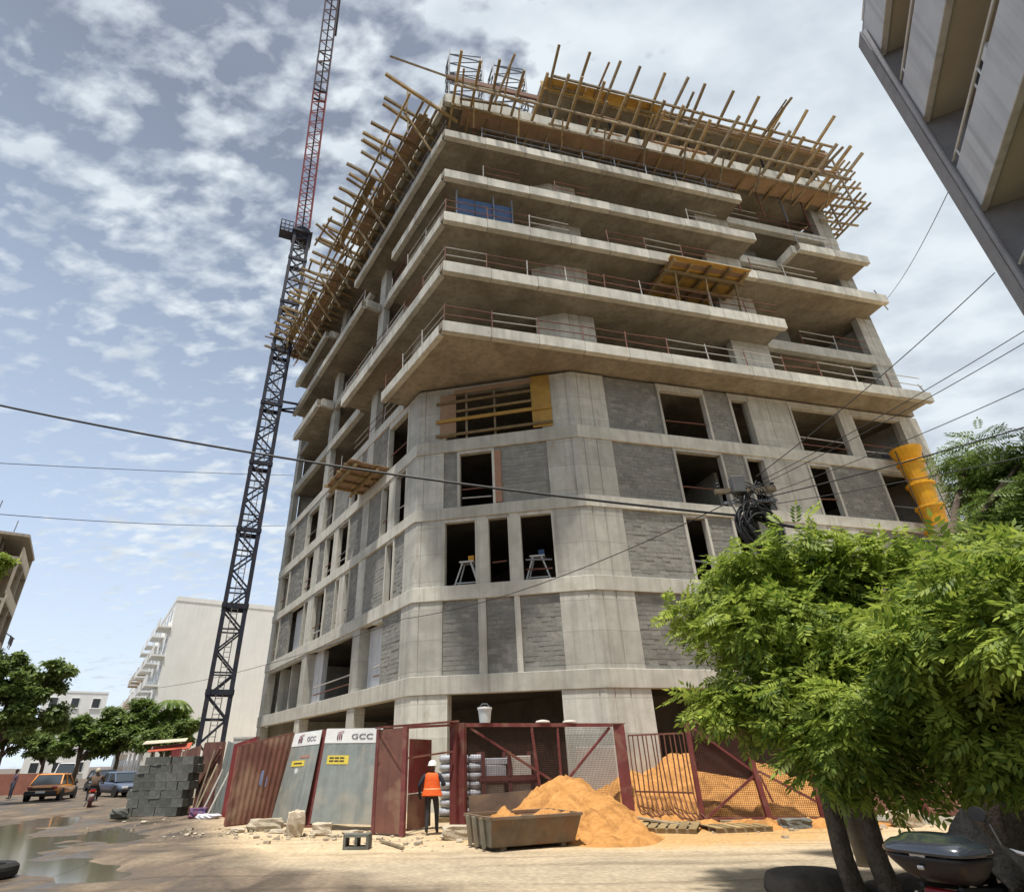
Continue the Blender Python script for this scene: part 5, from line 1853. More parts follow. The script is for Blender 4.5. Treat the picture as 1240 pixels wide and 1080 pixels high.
# ------------------------------------------------------------------ vehicles
GLASS = mat('car_glass', (0.035, 0.045, 0.055), (0.03, 0.04, 0.05), rough=0.08, spec=0.6)
RIM = mat('wheel_rim', (0.32, 0.32, 0.33), (0.22, 0.22, 0.23), rough=0.4, metal=0.6)
LAMPR = mat('tail_lamp', (0.45, 0.02, 0.02), (0.35, 0.015, 0.015), rough=0.2, spec=0.6)
LAMPW = mat('head_lamp', (0.75, 0.75, 0.72), (0.6, 0.6, 0.58), rough=0.15, spec=0.6)
PLATE = mat('number_plate', (0.62, 0.62, 0.60), (0.5, 0.5, 0.5), rough=0.5)
CHROME = mat('chrome', (0.6, 0.6, 0.6), (0.5, 0.5, 0.5), rough=0.2, metal=0.9)
TRIM = mat('black_trim', (0.02, 0.02, 0.021), (0.03, 0.03, 0.03), rough=0.6)


def wheel(parent, c, r, w, name='wheel'):
    ty = MB().lathe([(r * .62, -w / 2), (r * .93, -w / 2), (r, -w * .32), (r, w * .32), (r * .93, w / 2), (r * .62, w / 2)], n=24, c=c, axis='y').build(name, BLACK, parent, smooth=False)
    MB().lathe([(r * .2, -w * .45), (r * .60, -w * .40), (r * .62, -w * .2), (r * .62, w * .2), (r * .60, w * .40), (r * .2, w * .45)], n=20, c=c, axis='y').build('rim', RIM, ty)
    return ty


def car(name, label, cat, loc, rz, paint, L_=4.35, W_=1.78, H_=1.45, low=None, kind='sedan', group=None, rack=False):
    t_ = thing(name, label, cat, loc, rz, group)
    hl, hw_ = L_ / 2, W_ / 2
    zs = 0.86 if kind != 'van' else 1.05
    zb = 0.24
    st_ = [(-hl, .80, zs - .22, zb + .14), (-hl + .10, .90, zs - .02, zb + .04), (-hl + .55, .97, zs + .05, zb), (-.9, 1.0, zs + .04, zb - .02), (.2, 1.0, zs + .02, zb - .02), (1.0, .99, zs - .02, zb), (hl - .5, .95, zs - .10, zb), (hl - .12, .86, zs - .20, zb + .05), (hl, .74, zs - .32, zb + .14)]
    rings = []
    for (x, wf, zt, z0) in st_:
        w_ = hw_ * wf
        zm = z0 + (zt - z0) * .55
        rings.append([(x, -w_ * .86, z0), (x, w_ * .86, z0), (x, w_ * .97, z0 + .10), (x, w_, zm), (x, w_ * .96, zt - .07), (x, w_ * .86, zt), (x, -w_ * .86, zt), (x, -w_ * .96, zt - .07), (x, -w_, zm), (x, -w_ * .97, z0 + .10)])
    MB().loft(rings).build('body', paint, t_, smooth=True, sub=1)
    # greenhouse
    if kind == 'van':
        gx_ = [(-hl + .12, -hl + .25), (hl - 1.0, hl - 1.55)]
    elif kind == 'suv':
        gx_ = [(-hl + .15, -hl + .5), (.95, .25)]
    else:
        gx_ = [(-hl + .55, -hl + 1.12), (1.0, .28)]
    b0, b1, r0, r1 = gx_[0][0], gx_[1][0], gx_[0][1], gx_[1][1]
    wb_, wr_ = hw_ * .86, hw_ * .70
    base_z, roof_z = zs + .0, H_ - .05
    gh = MB().hexa([(b0, -wb_, base_z), (b1, -wb_, base_z), (b1, wb_, base_z), (b0, wb_, base_z), (r0, -wr_, roof_z), (r1, -wr_, roof_z), (r1, wr_, roof_z), (r0, wr_, roof_z)])
    gh.build('window_glass', GLASS, t_, bevel=0.05)
    MB().loft([[(r0 - .06, -wr_ - .02, roof_z - .02), (r1 + .08, -wr_ - .02, roof_z - .02), (r1 + .08, wr_ + .02, roof_z - .02), (r0 - .06, wr_ + .02, roof_z - .02)],
               [(r0 + .1, -wr_ + .10, H_), (r1 - .12, -wr_ + .10, H_), (r1 - .12, wr_ - .10, H_), (r0 + .1, wr_ - .10, H_)]]).build('roof', paint, t_, bevel=0.03)
    for sy in (-1, 1):
        for (xb, xr) in ((b0, r0), (b1, r1), ((b0 + b1) / 2, (r0 + r1) / 2 - .05)):
            MB().beam((xb, sy * (wb_ + .005), base_z), (xr, sy * (wr_ + .012), roof_z), 0.07, 0.06).build('pillar', paint, t_)
        MB().box((b1 - .12, sy * (hw_ + .06), base_z + .08), (0.1, 0.18, 0.13)).build('wing_mirror', TRIM, t_, bevel=0.02)
        MB().box((-hl + .04, sy * hw_ * .68, zs - .13), (0.10, 0.26, 0.13)).build('tail_lamp', LAMPR, t_, bevel=0.02)
        MB().box((hl - .09, sy * hw_ * .60, zs - .31), (0.16, 0.34, 0.13)).build('headlight', LAMPW, t_, bevel=0.03)
        for x in (-hl + .82, hl - .78):
            wheel(t_, (x, sy * (hw_ - .11), 0.315), 0.315, 0.2)
            MB().lathe([(0.30, -.03), (0.375, -.03), (0.375, .03), (0.30, .03)], n=24, c=(x, sy * (hw_ - .02), 0.32), axis='y').build('wheel_arch', low or TRIM, t_)
    lowm = low or TRIM
    MB().box((-hl + .03, 0, zb + .20), (0.22, W_ * .90, 0.24)).build('rear_bumper', lowm, t_, bevel=0.06)
    MB().box((hl - .05, 0, zb + .14), (0.22, W_ * .88, 0.22)).build('front_bumper', lowm, t_, bevel=0.06)
    for sy in (-1, 1):
        MB().box((0, sy * (hw_ - .02), zb + .08), (L_ - 2.4, 0.08, 0.16)).build('sill', lowm, t_, bevel=0.02)
    MB().box((-hl - .085, 0, zb + .27), (0.015, 0.5, 0.11)).build('number_plate', PLATE, t_)
    MB().box((hl + .062, 0, zb + .16), (0.015, 0.5, 0.11)).build('number_plate', PLATE, t_)
    MB().box((hl - .03, 0, zs - .33), (0.05, W_ * .42, 0.10)).build('grille', TRIM, t_)
    if low:
        MB().box((-hl - .005, 0, zb + .42), (0.03, W_ * .72, 0.14)).build('rear_panel', low, t_, bevel=0.01)
    if rack:
        MB().box(((r0 + r1) / 2, 0, H_ + .09), (0.3, 0.62, 0.17)).build('roof_sign', WHITE, t_, bevel=0.03)
    return t_


def paint(n, c):
    return mat(n, c, tuple(x * .9 for x in c), scale=1.5, rough=0.3, spec=0.5, coat=0.6, stain=tuple(x * .5 + .1 for x in c), stain_amt=0.25)


az_street = math.pi / 2 + R_(32)      # heading away from the camera along the side street
car('taxi', 'orange and black saloon taxi seen from behind driving down the muddy street', 'taxi', (-27.3, 42.2, -0.02), az_street - R_(14), paint('taxi_orange', (0.68, 0.25, 0.03)), low=TRIM, W_=1.9, H_=1.47, L_=4.5)
car('car', 'dark blue saloon facing up the street behind the block stack', 'car', (-24.4, 44.8, 0.0), az_street + math.pi + R_(18), paint('car_blue_grey', (0.075, 0.105, 0.17)), group='cars on the side street', W_=1.85)
car('car', 'black estate car parked behind the dark blue saloon', 'car', (-31.4, 54.8, 0.0), az_street + math.pi + R_(12), paint('car_black', (0.03, 0.034, 0.042)), group='cars on the side street', H_=1.55, kind='suv', W_=1.9)
car('van', 'white van far down the street beyond the taxi', 'van', (-42.2, 66.6, 0.0), az_street + math.pi - R_(6), paint('van_white', (0.66, 0.66, 0.65)), group='cars on the side street', kind='van', H_=2.15, L_=4.9, W_=1.95)


def motorcycle(label, loc, rz, body, scooter=False, group=None, case=False):
    t_ = thing('motorcycle', label, 'motorcycle', loc, rz, group)
    for x, r in ((-0.64, 0.30), (0.66, 0.31)):
        ty = wheel(t_, (x, 0, r), r, 0.13)
    MB().path([(-0.64, .09, .30), (-.2, .10, .36), (.05, .09, .42)], 0.03, n=6).path([(-0.64, -.09, .30), (-.2, -.10, .36), (.05, -.09, .42)], 0.03, n=6).build('swing_arm', TRIM, t_)
    for sy in (-.08, .08):
        MB().tube((0.66, sy, .31), (0.42, sy, .92), 0.028, n=6).build('fork', CHROME, t_)
    MB().lathe([(0.36, -.09), (0.37, -.05), (0.37, .05), (0.36, .09), (0.34, .05), (0.34, -.05)], n=24, c=(-.64, 0, .31), axis='y').build('rear_mudguard', body, t_)
    MB().box((0.05, 0, 0.42), (0.42, 0.26, 0.30)).build('engine', mat('engine_metal', (0.18, 0.18, 0.18), (0.1, 0.1, 0.1), rough=0.45, metal=0.7), t_, bevel=0.05)
    MB().loft([[(-.75, -.10, .66), (-.75, .10, .66), (-.75, .10, .78), (-.75, -.10, .78)], [(-.3, -.15, .56), (-.3, .15, .56), (-.3, .15, .76), (-.3, -.15, .76)], [(.1, -.15, .58), (.1, .15, .58), (.1, .15, .80), (.1, -.15, .80)], [(.42, -.11, .66), (.42, .11, .66), (.42, .10, .94), (.42, -.10, .94)]]).build('body_panel', body, t_, bevel=0.03)
    MB().loft([[(-.72, -.11, .79), (-.72, .11, .79), (-.72, .09, .85), (-.72, -.09, .85)], [(-.2, -.16, .77), (-.2, .16, .77), (-.2, .14, .84), (-.2, -.14, .84)], [(.12, -.11, .80), (.12, .11, .80), (.12, .09, .86), (.12, -.09, .86)]]).build('seat', BLACK, t_, bevel=0.03)
    MB().path([(0.30, -.36, 1.05), (.40, -.18, 1.02), (.44, 0, .98), (.40, .18, 1.02), (.30, .36, 1.05)], 0.018, n=6).build('handlebar', CHROME, t_)
    for sy in (-1, 1):
        MB().tube((.28, sy * .36, 1.05), (.36, sy * .25, 1.04), 0.026, n=6).build('grip', BLACK, t_)
        mr_ = MB().path([(.36, sy * .22, 1.03), (.40, sy * .28, 1.2), (.38, sy * .33, 1.26)], 0.01, n=5).build('mirror_stem', TRIM, t_)
        MB().lathe([(.01, -.012), (.06, -.01), (.06, .01), (.01, .012)], n=12, c=(.38, sy * .34, 1.28), axis='x', sx=1.2).build('mirror', TRIM, mr_)
        MB().box((-.80, sy * .13, .70), (.06, .07, .05)).build('indicator', mat('amber', (.6, .25, .02), rough=.3), t_, bevel=.01)
        MB().tube((-.05, sy * .15, .30), (-.05, sy * .30, .28), .018, n=6).build('foot_peg', TRIM, t_)
    MB().lathe([(.04, 0), (.10, .03), (.10, .08), (.07, .10)], n=14, c=(.46, 0, .94), axis='x').build('headlight', LAMPW, t_)
    MB().box((-.80, 0, .74), (.08, .24, .10)).build('tail_lamp', LAMPR, t_, bevel=.02)
    MB().box((-.92, 0, .52), (.015, .20, .16)).build('number_plate', PLATE, t_)
    MB().tube((.2, -.14, .26), (-.75, -.18, .34), .045, .055, n=10).build('exhaust', CHROME, t_)
    MB().beam((-.05, .14, .3), (-.12, .26, 0.0), .03, .03).build('side_stand', TRIM, t_)
    return t_


M_BODY = mat('moto_black', (0.025, 0.027, 0.032), (0.02, 0.02, 0.025), rough=0.25, spec=0.6, coat=0.5)
mo = motorcycle('black motorcycle with glossy dark top case parked by the big trunk', (4.25, 5.72, 0.0), R_(24), M_BODY, group='motorcycles parked under the tree')
CASEB = mat('case_body', (0.022, 0.018, 0.018), (0.016, 0.013, 0.013), rough=0.4, spec=0.5)
CASEL = mat('case_lid', (0.03, 0.036, 0.046), (0.02, 0.025, 0.034), rough=0.16, spec=0.8, coat=1.0)


def ell(cx, z, rx, ry, n=24, p=2.6):
    out = []
    for k_ in range(n):
        a = 2 * math.pi * k_ / n
        c_, s_ = math.cos(a), math.sin(a)
        out.append((cx + rx * math.copysign(abs(c_) ** (2 / p), c_), ry * math.copysign(abs(s_) ** (2 / p), s_), z))
    return out


tc_ = MB().loft([ell(-.82, .93, .15, .18, p=3.2), ell(-.84, .97, .19, .24, p=3.4), ell(-.86, 1.05, .23, .30, p=3.6), ell(-.87, 1.085, .245, .32, p=3.6), ell(-.87, 1.10, .24, .315, p=3.6)]).build('top_case', CASEB, mo, smooth=True)
MB().loft([ell(-.87, 1.112, .25, .33, p=3.6), ell(-.87, 1.135, .25, .33, p=3.6), ell(-.865, 1.165, .235, .315, p=3.2), ell(-.86, 1.19, .21, .28, p=3), ell(-.855, 1.192, .185, .25, p=3), ell(-.85, 1.225, .14, .20, p=2.8), ell(-.84, 1.235, .05, .08)]).build('case_lid', CASEL, tc_, smooth=True)
MB().box((-1.10, 0, 1.03), (.03, .05, .03)).build('case_lock', CHROME, tc_, bevel=.01)
MB().beam((-.95, -.14, .90), (-.45, -.12, .86), .03, .03).beam((-.95, .14, .90), (-.45, .12, .86), .03, .03).build('case_rack', TRIM, mo)
MB().box((-.99, -.02, .86), (.07, .24, .08)).build('tail_lamp', mat('dark_lamp', (0.2, 0.01, 0.012), rough=.3), mo, bevel=.03)
for sy in (-1, 1):
    MB().box((-1.06, sy * .17, 1.10), (.05, .06, .09)).build('latch', TRIM, tc_, bevel=.012)
    MB().path([(-.95, sy * .20, .84), (-.6, sy * .22, .84), (-.3, sy * .19, .80)], .016, n=6).build('grab_rail', CHROME, mo)
    MB().box((-.97, sy * .26, .80), (.07, .10, .055)).build('indicator', mat('amber', (.6, .25, .02), rough=.3), mo, bevel=.02)
MB().box((-1.10, 0, 1.10), (.02, .12, .05)).build('case_badge', CHROME, tc_, bevel=.01)
# black jacket over the saddle
gu, gv = 26, 26
vv, ff = [], []
for i in range(gu):
    for j in range(gv):
        u, v = i / (gu - 1), j / (gv - 1) * 2 - 1
        prof = max(0.0, 1 - abs(v)) ** 0.55
        rise = 0.20 + 0.36 * math.exp(-((u - .30) / .28) ** 2) + .06 * u
        fold = .022 * math.sin(9 * u + 7 * v) + .016 * math.sin(17 * v - 6 * u) + .012 * math.sin(23 * u)
        vv.append((-.62 + .72 * u + .03 * math.sin(5 * v), .30 * v * (1 - .25 * u) + fold * .6, .80 + prof * rise + fold))
for i in range(gu - 1):
    for j in range(gv - 1):
        ff.append((i * gv + j, (i + 1) * gv + j, (i + 1) * gv + j + 1, i * gv + j + 1))
jk = MB().add(vv, ff).build('saddle_cover', mat('black_cloth', (0.008, 0.007, 0.0065), (0.005, 0.0045, 0.004), rough=0.8, bump=0.5, bscale=20, spec=0.25), smooth=True)
so_ = jk.modifiers.new('thick', 'SOLIDIFY')
so_.thickness = 0.012
jk.location = (4.25, 5.72, 0.0)
jk.rotation_euler = (0, 0, R_(24))
tag(jk, 'black creased cover draped over the saddle of the motorcycle with the top case', 'cover')
motorcycle('dark motorcycle without top case standing against the big trunk', (5.35, 6.35, 0.0), R_(28), mat('moto_dark', (0.05, 0.035, 0.03), (0.035, 0.028, 0.025), rough=0.4), group='motorcycles parked under the tree')
o_ = MB().lathe([(.12, 0), (.16, .02), (.17, .22), (.185, .24), (.15, .25)], n=16).build('plastic_basin', mat('blue_plastic', (0.03, 0.06, 0.22), rough=0.4))
o_.location = (4.75, 8.2, 0)
tag(o_, 'small blue plastic tub on the ground beside the motorcycle', 'tub')

# scooter with rider on the side street
sc_ = motorcycle('dark scooter ridden away down the muddy street', (-20.0, 34.2, -0.02), az_street - R_(3), mat('scooter_maroon', (0.09, 0.03, 0.03), (0.06, 0.02, 0.02), rough=0.35))
rd = thing('person', 'rider in pale helmet and brown jacket on the scooter', 'person', (-20.0, 34.2, -0.02), az_street - R_(3) - math.pi / 2)
J = {'pelvis': ((0, -0.25, 0.93), (0.18, 0.14)), 'waist': ((0, -0.24, 1.08), (0.19, 0.13)), 'chest': ((0, -0.18, 1.30), (0.22, 0.14)), 'neck': ((0, -0.14, 1.45), 0.06), 'jaw': ((0, -0.12, 1.52), (0.065, 0.075)), 'skull': ((0, -0.12, 1.60), (0.078, 0.092)), 'crown': ((0, -0.12, 1.66), (0.05, 0.06))}
E_ = [('pelvis', 'waist'), ('waist', 'chest'), ('chest', 'neck'), ('neck', 'jaw'), ('jaw', 'skull'), ('skull', 'crown')]
for s in (-1, 1):
    limbs(J, E_, (s * .21, -.15, 1.37), (s * .36, .05, 1.14), (s * .34, .27, 1.06), (s * .12, -.2, .90), (s * .24, .2, .72), (s * .22, .02, .36), s)
figure(rd, J, E_, zmat('rider_clothes', [(0.0, (0.03, 0.025, 0.02)), (0.40, (0.03, 0.03, 0.035)), (0.95, (0.12, 0.075, 0.05)), (1.44, (0.11, 0.06, 0.04))]))
head_bits(rd, (0, -0.12, 1.59), SKIN, None)
MB().lathe([(0.125, -0.06), (0.14, -.01), (0.138, 0.05), (0.11, 0.11), (0.05, 0.145), (0.005, 0.15)], n=16, c=(0, -0.13, 1.60), sy=1.1).build('helmet', mat('pale_helmet', (0.45, 0.40, 0.30), rough=0.4), rd, smooth=True)

# unidentified dark object at the edge of the puddle, made up as a tyre
ty = thing('tyre', 'unidentified dark object at the puddle edge, made up as a black tyre', 'tyre', (-9.35, 13.25, -0.03), 0.3)
w_ = MB().lathe([(0.26, 0.02), (0.40, 0.0), (0.47, 0.05), (0.48, 0.14), (0.47, 0.2), (0.40, 0.25), (0.26, 0.23), (0.25, 0.12)], n=28).build('tyre_body', BLACK, ty)
MB().lathe([(0.05, 0.08), (0.25, 0.07), (0.26, 0.10), (0.05, 0.12)], n=20).build('rim_disc', RUSTR, ty)

# ------------------------------------------------------------------ trees
def add_mesh(name, v, f, material, parent=None):
    me = bpy.data.meshes.new(name)
    k = f.shape[1]
    me.vertices.add(len(v))
    me.vertices.foreach_set('co', np.asarray(v, np.float32).reshape(-1))
    me.loops.add(f.size)
    me.loops.foreach_set('vertex_index', f.reshape(-1).astype(np.int32))
    me.polygons.add(len(f))
    me.polygons.foreach_set('loop_start', np.arange(0, f.size, k, dtype=np.int32))
    me.polygons.foreach_set('loop_total', np.full(len(f), k, np.int32))
    me.update()
    me.validate()
    me.materials.append(material)
    o = bpy.data.objects.new(name, me)
    COL.objects.link(o)
    if parent is not None:
        put(o, parent)
    return o


def compound_leaf(npairs=5, ln=0.30, lw=0.030, ll=0.085):
    """flat template: leaflets either side of a rachis along +x, drooping; quads (rhombi)"""
    q = []
    for i in range(npairs):
        x = ln * (0.18 + 0.82 * i / npairs)
        dz = -0.16 * (x / ln) ** 2 * ln
        for s in (-1, 1):
            d = np.array([0.62, 0.78 * s, -0.22])
            d /= np.linalg.norm(d)
            p = np.array([-d[1], d[0], 0.0])
            p /= np.linalg.norm(p)
            a = np.array([x, 0, dz])
            L = ll * (0.75 + 0.5 * math.sin(math.pi * (i + 0.6) / npairs))
            q.append([a, a + d * L * .5 + p * lw * .5, a + d * L, a + d * L * .45 - p * lw * .5])
    a = np.array([ln, 0, -0.16 * ln])
    q.append([a, a + [.04, lw * .5, -.01], a + [ll, 0, -.03], a + [.04, -lw * .5, -.01]])
    return np.array(q)


def simple_leaf(n=4, size=0.3):
    q = []
    for i in range(n):
        an = 2 * math.pi * i / n + 0.4
        d = np.array([math.cos(an), math.sin(an), -0.3])
        p = np.array([-math.sin(an), math.cos(an), 0.15 * (i % 2)])
        a = d * size * 0.08
        q.append([a, a + d * size * .5 + p * size * .26, a + d * size, a + d * size * .5 - p * size * .26])
    return np.array(q)


def crown(name, blobs, count, templ, material, parent, droop=0.35, shell=0.55, scale=(0.8, 1.25), seed=1, floor_z=None, clump=0.0):
    r = np.random.default_rng(seed)
    if clump:
        sub_ = []
        for (c, rr_) in blobs:
            for _ in range(max(3, int(7.5 * (rr_ / clump) ** 1.6 * 0.42))):
                d_ = r.normal(size=3)
                d_ /= np.linalg.norm(d_)
                sub_.append((np.array(c) + d_ * rr_ * np.array([1, 1, .85]) * (0.45 + 0.5 * r.random()), clump * r.uniform(.65, 1.25)))
        blobs = sub_
    vol = np.array([b[1] ** 2.2 for b in blobs])
    pick = r.choice(len(blobs), count, p=vol / vol.sum())
    C_ = np.array([b[0] for b in blobs])[pick]
    Rr = np.array([b[1] for b in blobs])[pick]
    d = r.normal(size=(count, 3))
    d /= np.linalg.norm(d, axis=1)[:, None]
    rad = (shell + (1 - shell) * r.random(count)) * (0.88 + 0.30 * r.random(count))
    P = C_ + d * (Rr * rad)[:, None] * np.array([1, 1, 0.86 if not clump else 0.62])
    if floor_z is not None:
        P[:, 2] = np.maximum(P[:, 2], floor_z + 0.3 * r.random(count))
    # leaf frame: x axis outward and drooping
    xa = d + r.normal(size=(count, 3)) * 0.55
    xa[:, 2] = xa[:, 2] * 0.5 - droop
    xa /= np.linalg.norm(xa, axis=1)[:, None]
    up = np.tile([0, 0, 1.0], (count, 1)) + d * 0.6 + r.normal(size=(count, 3)) * 0.45
    ya = np.cross(up, xa)
    ya /= np.linalg.norm(ya, axis=1)[:, None]
    za = np.cross(xa, ya)
    S = r.uniform(*scale, count)
    T = templ.reshape(-1, 3)
    V = P[:, None, :] + S[:, None, None] * (T[None, :, 0:1] * xa[:, None, :] + T[None, :, 1:2] * ya[:, None, :] + T[None, :, 2:3] * za[:, None, :])
    V = V.reshape(-1, 3)
    F = np.arange(len(V)).reshape(-1, 4)
    return add_mesh(name, V, F, material, parent)


BARK = mat('bark', (0.175, 0.135, 0.10), (0.085, 0.064, 0.048), scale=9, rough=0.95, bump=1.0, bscale=22, streak=0.5)
LEAF_N = leafmat('neem_leaf', (0.075, 0.135, 0.018), (0.42, 0.50, 0.085), 0.48)
LEAF_D = leafmat('dark_leaf', (0.05, 0.095, 0.018), (0.21, 0.285, 0.06), 0.42)
LEAF_F = leafmat('far_leaf', (0.07, 0.115, 0.03), (0.25, 0.32, 0.09), 0.45)

# twin-trunk tree by the road
t1 = thing('neem_tree', 'leafy light green tree with two slim leaning trunks at the roadside', 'tree', (5.1, 9.6, 0), world=True)
MB().path([(4.98, 9.62, -0.1), (4.95, 9.7, 0.5), (5.0, 9.75, 1.4), (5.25, 9.8, 2.6), (5.5, 9.6, 3.8)], [0.15, 0.125, 0.115, 0.11, 0.07], n=12).build('trunk', BARK, t1, smooth=True)
MB().path([(5.32, 9.35, -0.1), (5.27, 9.45, 0.5), (5.32, 9.5, 1.4), (5.8, 9.3, 2.7), (6.4, 9.0, 4.0)], [0.155, 0.13, 0.12, 0.11, 0.07], n=12).build('trunk', BARK, t1, smooth=True)
T1B = [((4.23, 10.8, 4.33), 0.55), ((4.8, 10.34, 4.5), 0.8), ((5.63, 10.14, 4.55), 0.95), ((4.41, 10.08, 3.45), 0.85), ((5.02, 9.4, 3.38), 1.1), ((4.13, 9.76, 2.62), 0.62), ((4.75, 9.1, 2.45), 0.95),
       ((6.65, 9.99, 4.4), 1.1), ((5.78, 8.95, 3.05), 1.2), ((5.2, 8.4, 2.2), 0.9), ((7.59, 9.55, 4.0), 0.9), ((6.75, 8.75, 3.12), 1.3), ((5.95, 8.1, 2.2), 1.0), ((7.29, 8.24, 3.25), 1.27), ((6.5, 7.7, 2.25), 1.05),
       ((6.3, 7.6, 1.85), 0.6), ((4.75, 8.8, 1.95), 0.45), ((8.4, 9.26, 4.1), 0.95), ((8.4, 8.4, 3.4), 1.2), ((7.6, 7.4, 2.5), 1.1), ((5.0, 8.6, 1.75), 0.42), ((3.85, 10.75, 4.05), 0.35), ((4.0, 10.2, 2.5), 0.4), ((5.6, 6.1, 3.0), 0.95), ((6.4, 6.3, 3.0), 1.2), ((5.2, 6.9, 2.7), 0.65), ((6.1, 10.1, 4.75), 0.6), ((7.1, 9.9, 4.5), 0.7), ((5.3, 10.2, 3.9), 0.8), ((6.0, 9.6, 3.8), 0.9)]  # low blobs over the motorcycles are added to put shade on them
for (c, r) in T1B[2:20:2]:
    a = Vector((5.4, 9.6, 2.3 + 0.3 * random.random()))
    c = Vector(c)
    MB().path([a, a.lerp(c, .5) + Vector((0, 0, .25)), c], [0.065, 0.04, 0.015], n=6).build('branch', BARK, t1, smooth=True)
crown('crown', T1B, 14500, compound_leaf(ln=.34, lw=.046, ll=.118), LEAF_N, t1, droop=0.30, seed=3, shell=0.25, clump=0.42)
# second, taller tree with the thick trunk
t2 = thing('shade_tree', 'tall dark tree with a thick trunk standing behind the motorcycles', 'tree', (9.2, 11.4, 0), world=True)
MB().path([(8.9, 11.5, -0.1), (8.85, 11.5, 0.8), (8.95, 11.55, 2.2), (9.4, 11.7, 4.0), (10.2, 11.9, 6.0)], [0.85, 0.66, 0.58, 0.45, 0.25], n=16).build('trunk', BARK, t2, smooth=True)
T2B = [((12.0, 12.2, 7.3), 0.7), ((12.3, 11.8, 7.4), 0.85), ((12.0, 11.0, 6.4), 1.0), ((11.5, 11.3, 5.6), 0.7), ((11.1, 10.6, 5.0), 1.0), ((12.0, 12.7, 7.9), 0.45), ((12.0, 11.2, 7.4), 0.9), ((12.6, 12.6, 7.2), 1.3), ((12.3, 11, 5.6), 1.5), ((12.4, 11.6, 4.6), 1.3), ((10.55, 11.5, 5.3), 0.75), ((9.9, 11.2, 4.7), 0.8), ((11.0, 11.4, 6.1), 0.5)]
for (c, r) in T2B[:8]:
    a = Vector((9.7, 11.8, 4.6))
    c = Vector(c)
    MB().path([a, a.lerp(c, .5) + Vector((0, 0, .3)), c], [0.14, 0.08, 0.02], n=6).build('branch', BARK, t2, smooth=True)
crown('crown', T2B, 8000, compound_leaf(ln=0.34, lw=0.036, ll=0.10), LEAF_D, t2, droop=0.35, seed=5, shell=0.25, clump=0.5)
# stones ringing the trunks
STONE = mat('ring_stone', (0.115, 0.095, 0.078), (0.075, 0.062, 0.052), scale=3, rough=0.95, bump=0.5, bscale=10)
lump('stone', 'large rounded brown stone beside the twin trunks', 'stone', (4.55, 10.1), (1.15, 0.8, 0.36), 0.2, 31, STONE, rough=0.09, round_=0.75, soft=True)
lump('stone', 'flat dark stone on the far side of the twin trunks', 'stone', (5.95, 9.8), (0.75, 0.6, 0.34), 0.6, 32, STONE, rough=0.09, round_=0.75, soft=True)
lump('stone', 'small dark stone tucked against the twin trunks', 'stone', (5.45, 9.9), (0.5, 0.45, 0.25), 1.0, 33, STONE, rough=0.09, round_=0.75, soft=True)


def far_tree(name, label, base, blobs, count, size, seed, trunk_r=0.22, material=LEAF_F, group=None):
    t_ = thing(name, label, 'tree', (base[0], base[1], 0), world=True, group=group)
    c0 = Vector(blobs[0][0])
    top = Vector((base[0], base[1], c0.z))
    MB().path([(base[0], base[1], -0.1), (base[0] + .1, base[1], top.z * .4), top], [trunk_r, trunk_r * .8, trunk_r * .4], n=8).build('trunk', BARK, t_, smooth=True)
    for (c, r) in blobs[1:]:
        a = Vector((base[0], base[1], max(1.2, c0.z * .5)))
        MB().path([a, a.lerp(Vector(c), .55) + Vector((0, 0, .2)), c], [trunk_r * .5, trunk_r * .3, .03], n=5).build('branch', BARK, t_)
    crown('crown', blobs, count, simple_leaf(5, size), material, t_, droop=0.25, seed=seed, shell=0.25, clump=0.6)
    return t_


far_tree('street_tree', 'dense dark green tree in front of the balcony house', (-28.6, 37.6), [((-28.4, 36.9, 6.0), 2.0), ((-26.6, 37.9, 6.2), 1.35), ((-28.9, 36.3, 7.6), 1.3), ((-27.6, 37.2, 4.4), 1.6), ((-26.0, 38.4, 4.6), 0.95), ((-30, 36, 5.5), 2.0), ((-26.3, 38.0, 7.2), 0.7), ((-29.8, 35.6, 3.6), 1.4)], 5200, 0.30, 11)
far_tree('street_tree', 'light green leafy top reaching over the balcony house wall', (-31.6, 34.6), [((-31.0, 34.2, 12.6), 1.1), ((-30.2, 34.9, 12.9), 0.7), ((-31.5, 33.8, 10.4), 1.3), ((-31.8, 34, 8.5), 1.4)], 1600, 0.28, 12, material=LEAF_N)
FT = [('low bushy tree at the far end of the street behind the white van', (-46.5, 69.0), 3.0, 2.4, 1), ('rounded olive tree left of the leaning crane mast base', (-37.4, 60.2), 3.3, 2.6, 2), ('spreading tree beside the olive one nearer the crane', (-34.6, 61.6), 3.9, 2.3, 3),
      ('taller dark tree rising in front of the white gable', (-31.6, 62.2), 4.6, 2.5, 4), ('small tree with drooping crown by the awning', (-29.2, 60.0), 3.3, 1.9, 5), ('dark tree far off behind the bystander', (-52.0, 70.0), 4.2, 3.2, 6)]
for lab, (x, y), z, r, sd_ in FT:
    q = random.Random(sd_)
    z, r = z + 0.9, r * 0.85
    bl_ = [((x, y, z), r)] + [((x + q.uniform(-r, r) * 1.1, y + q.uniform(-1, 1), z + q.uniform(-.35, .55) * r), r * q.uniform(.45, .75)) for _ in range(5)]
    far_tree('street_tree', lab, (x, y), bl_, 2600, 0.36, 40 + sd_, material=LEAF_F if sd_ % 2 else LEAF_D, group='trees along the side street')
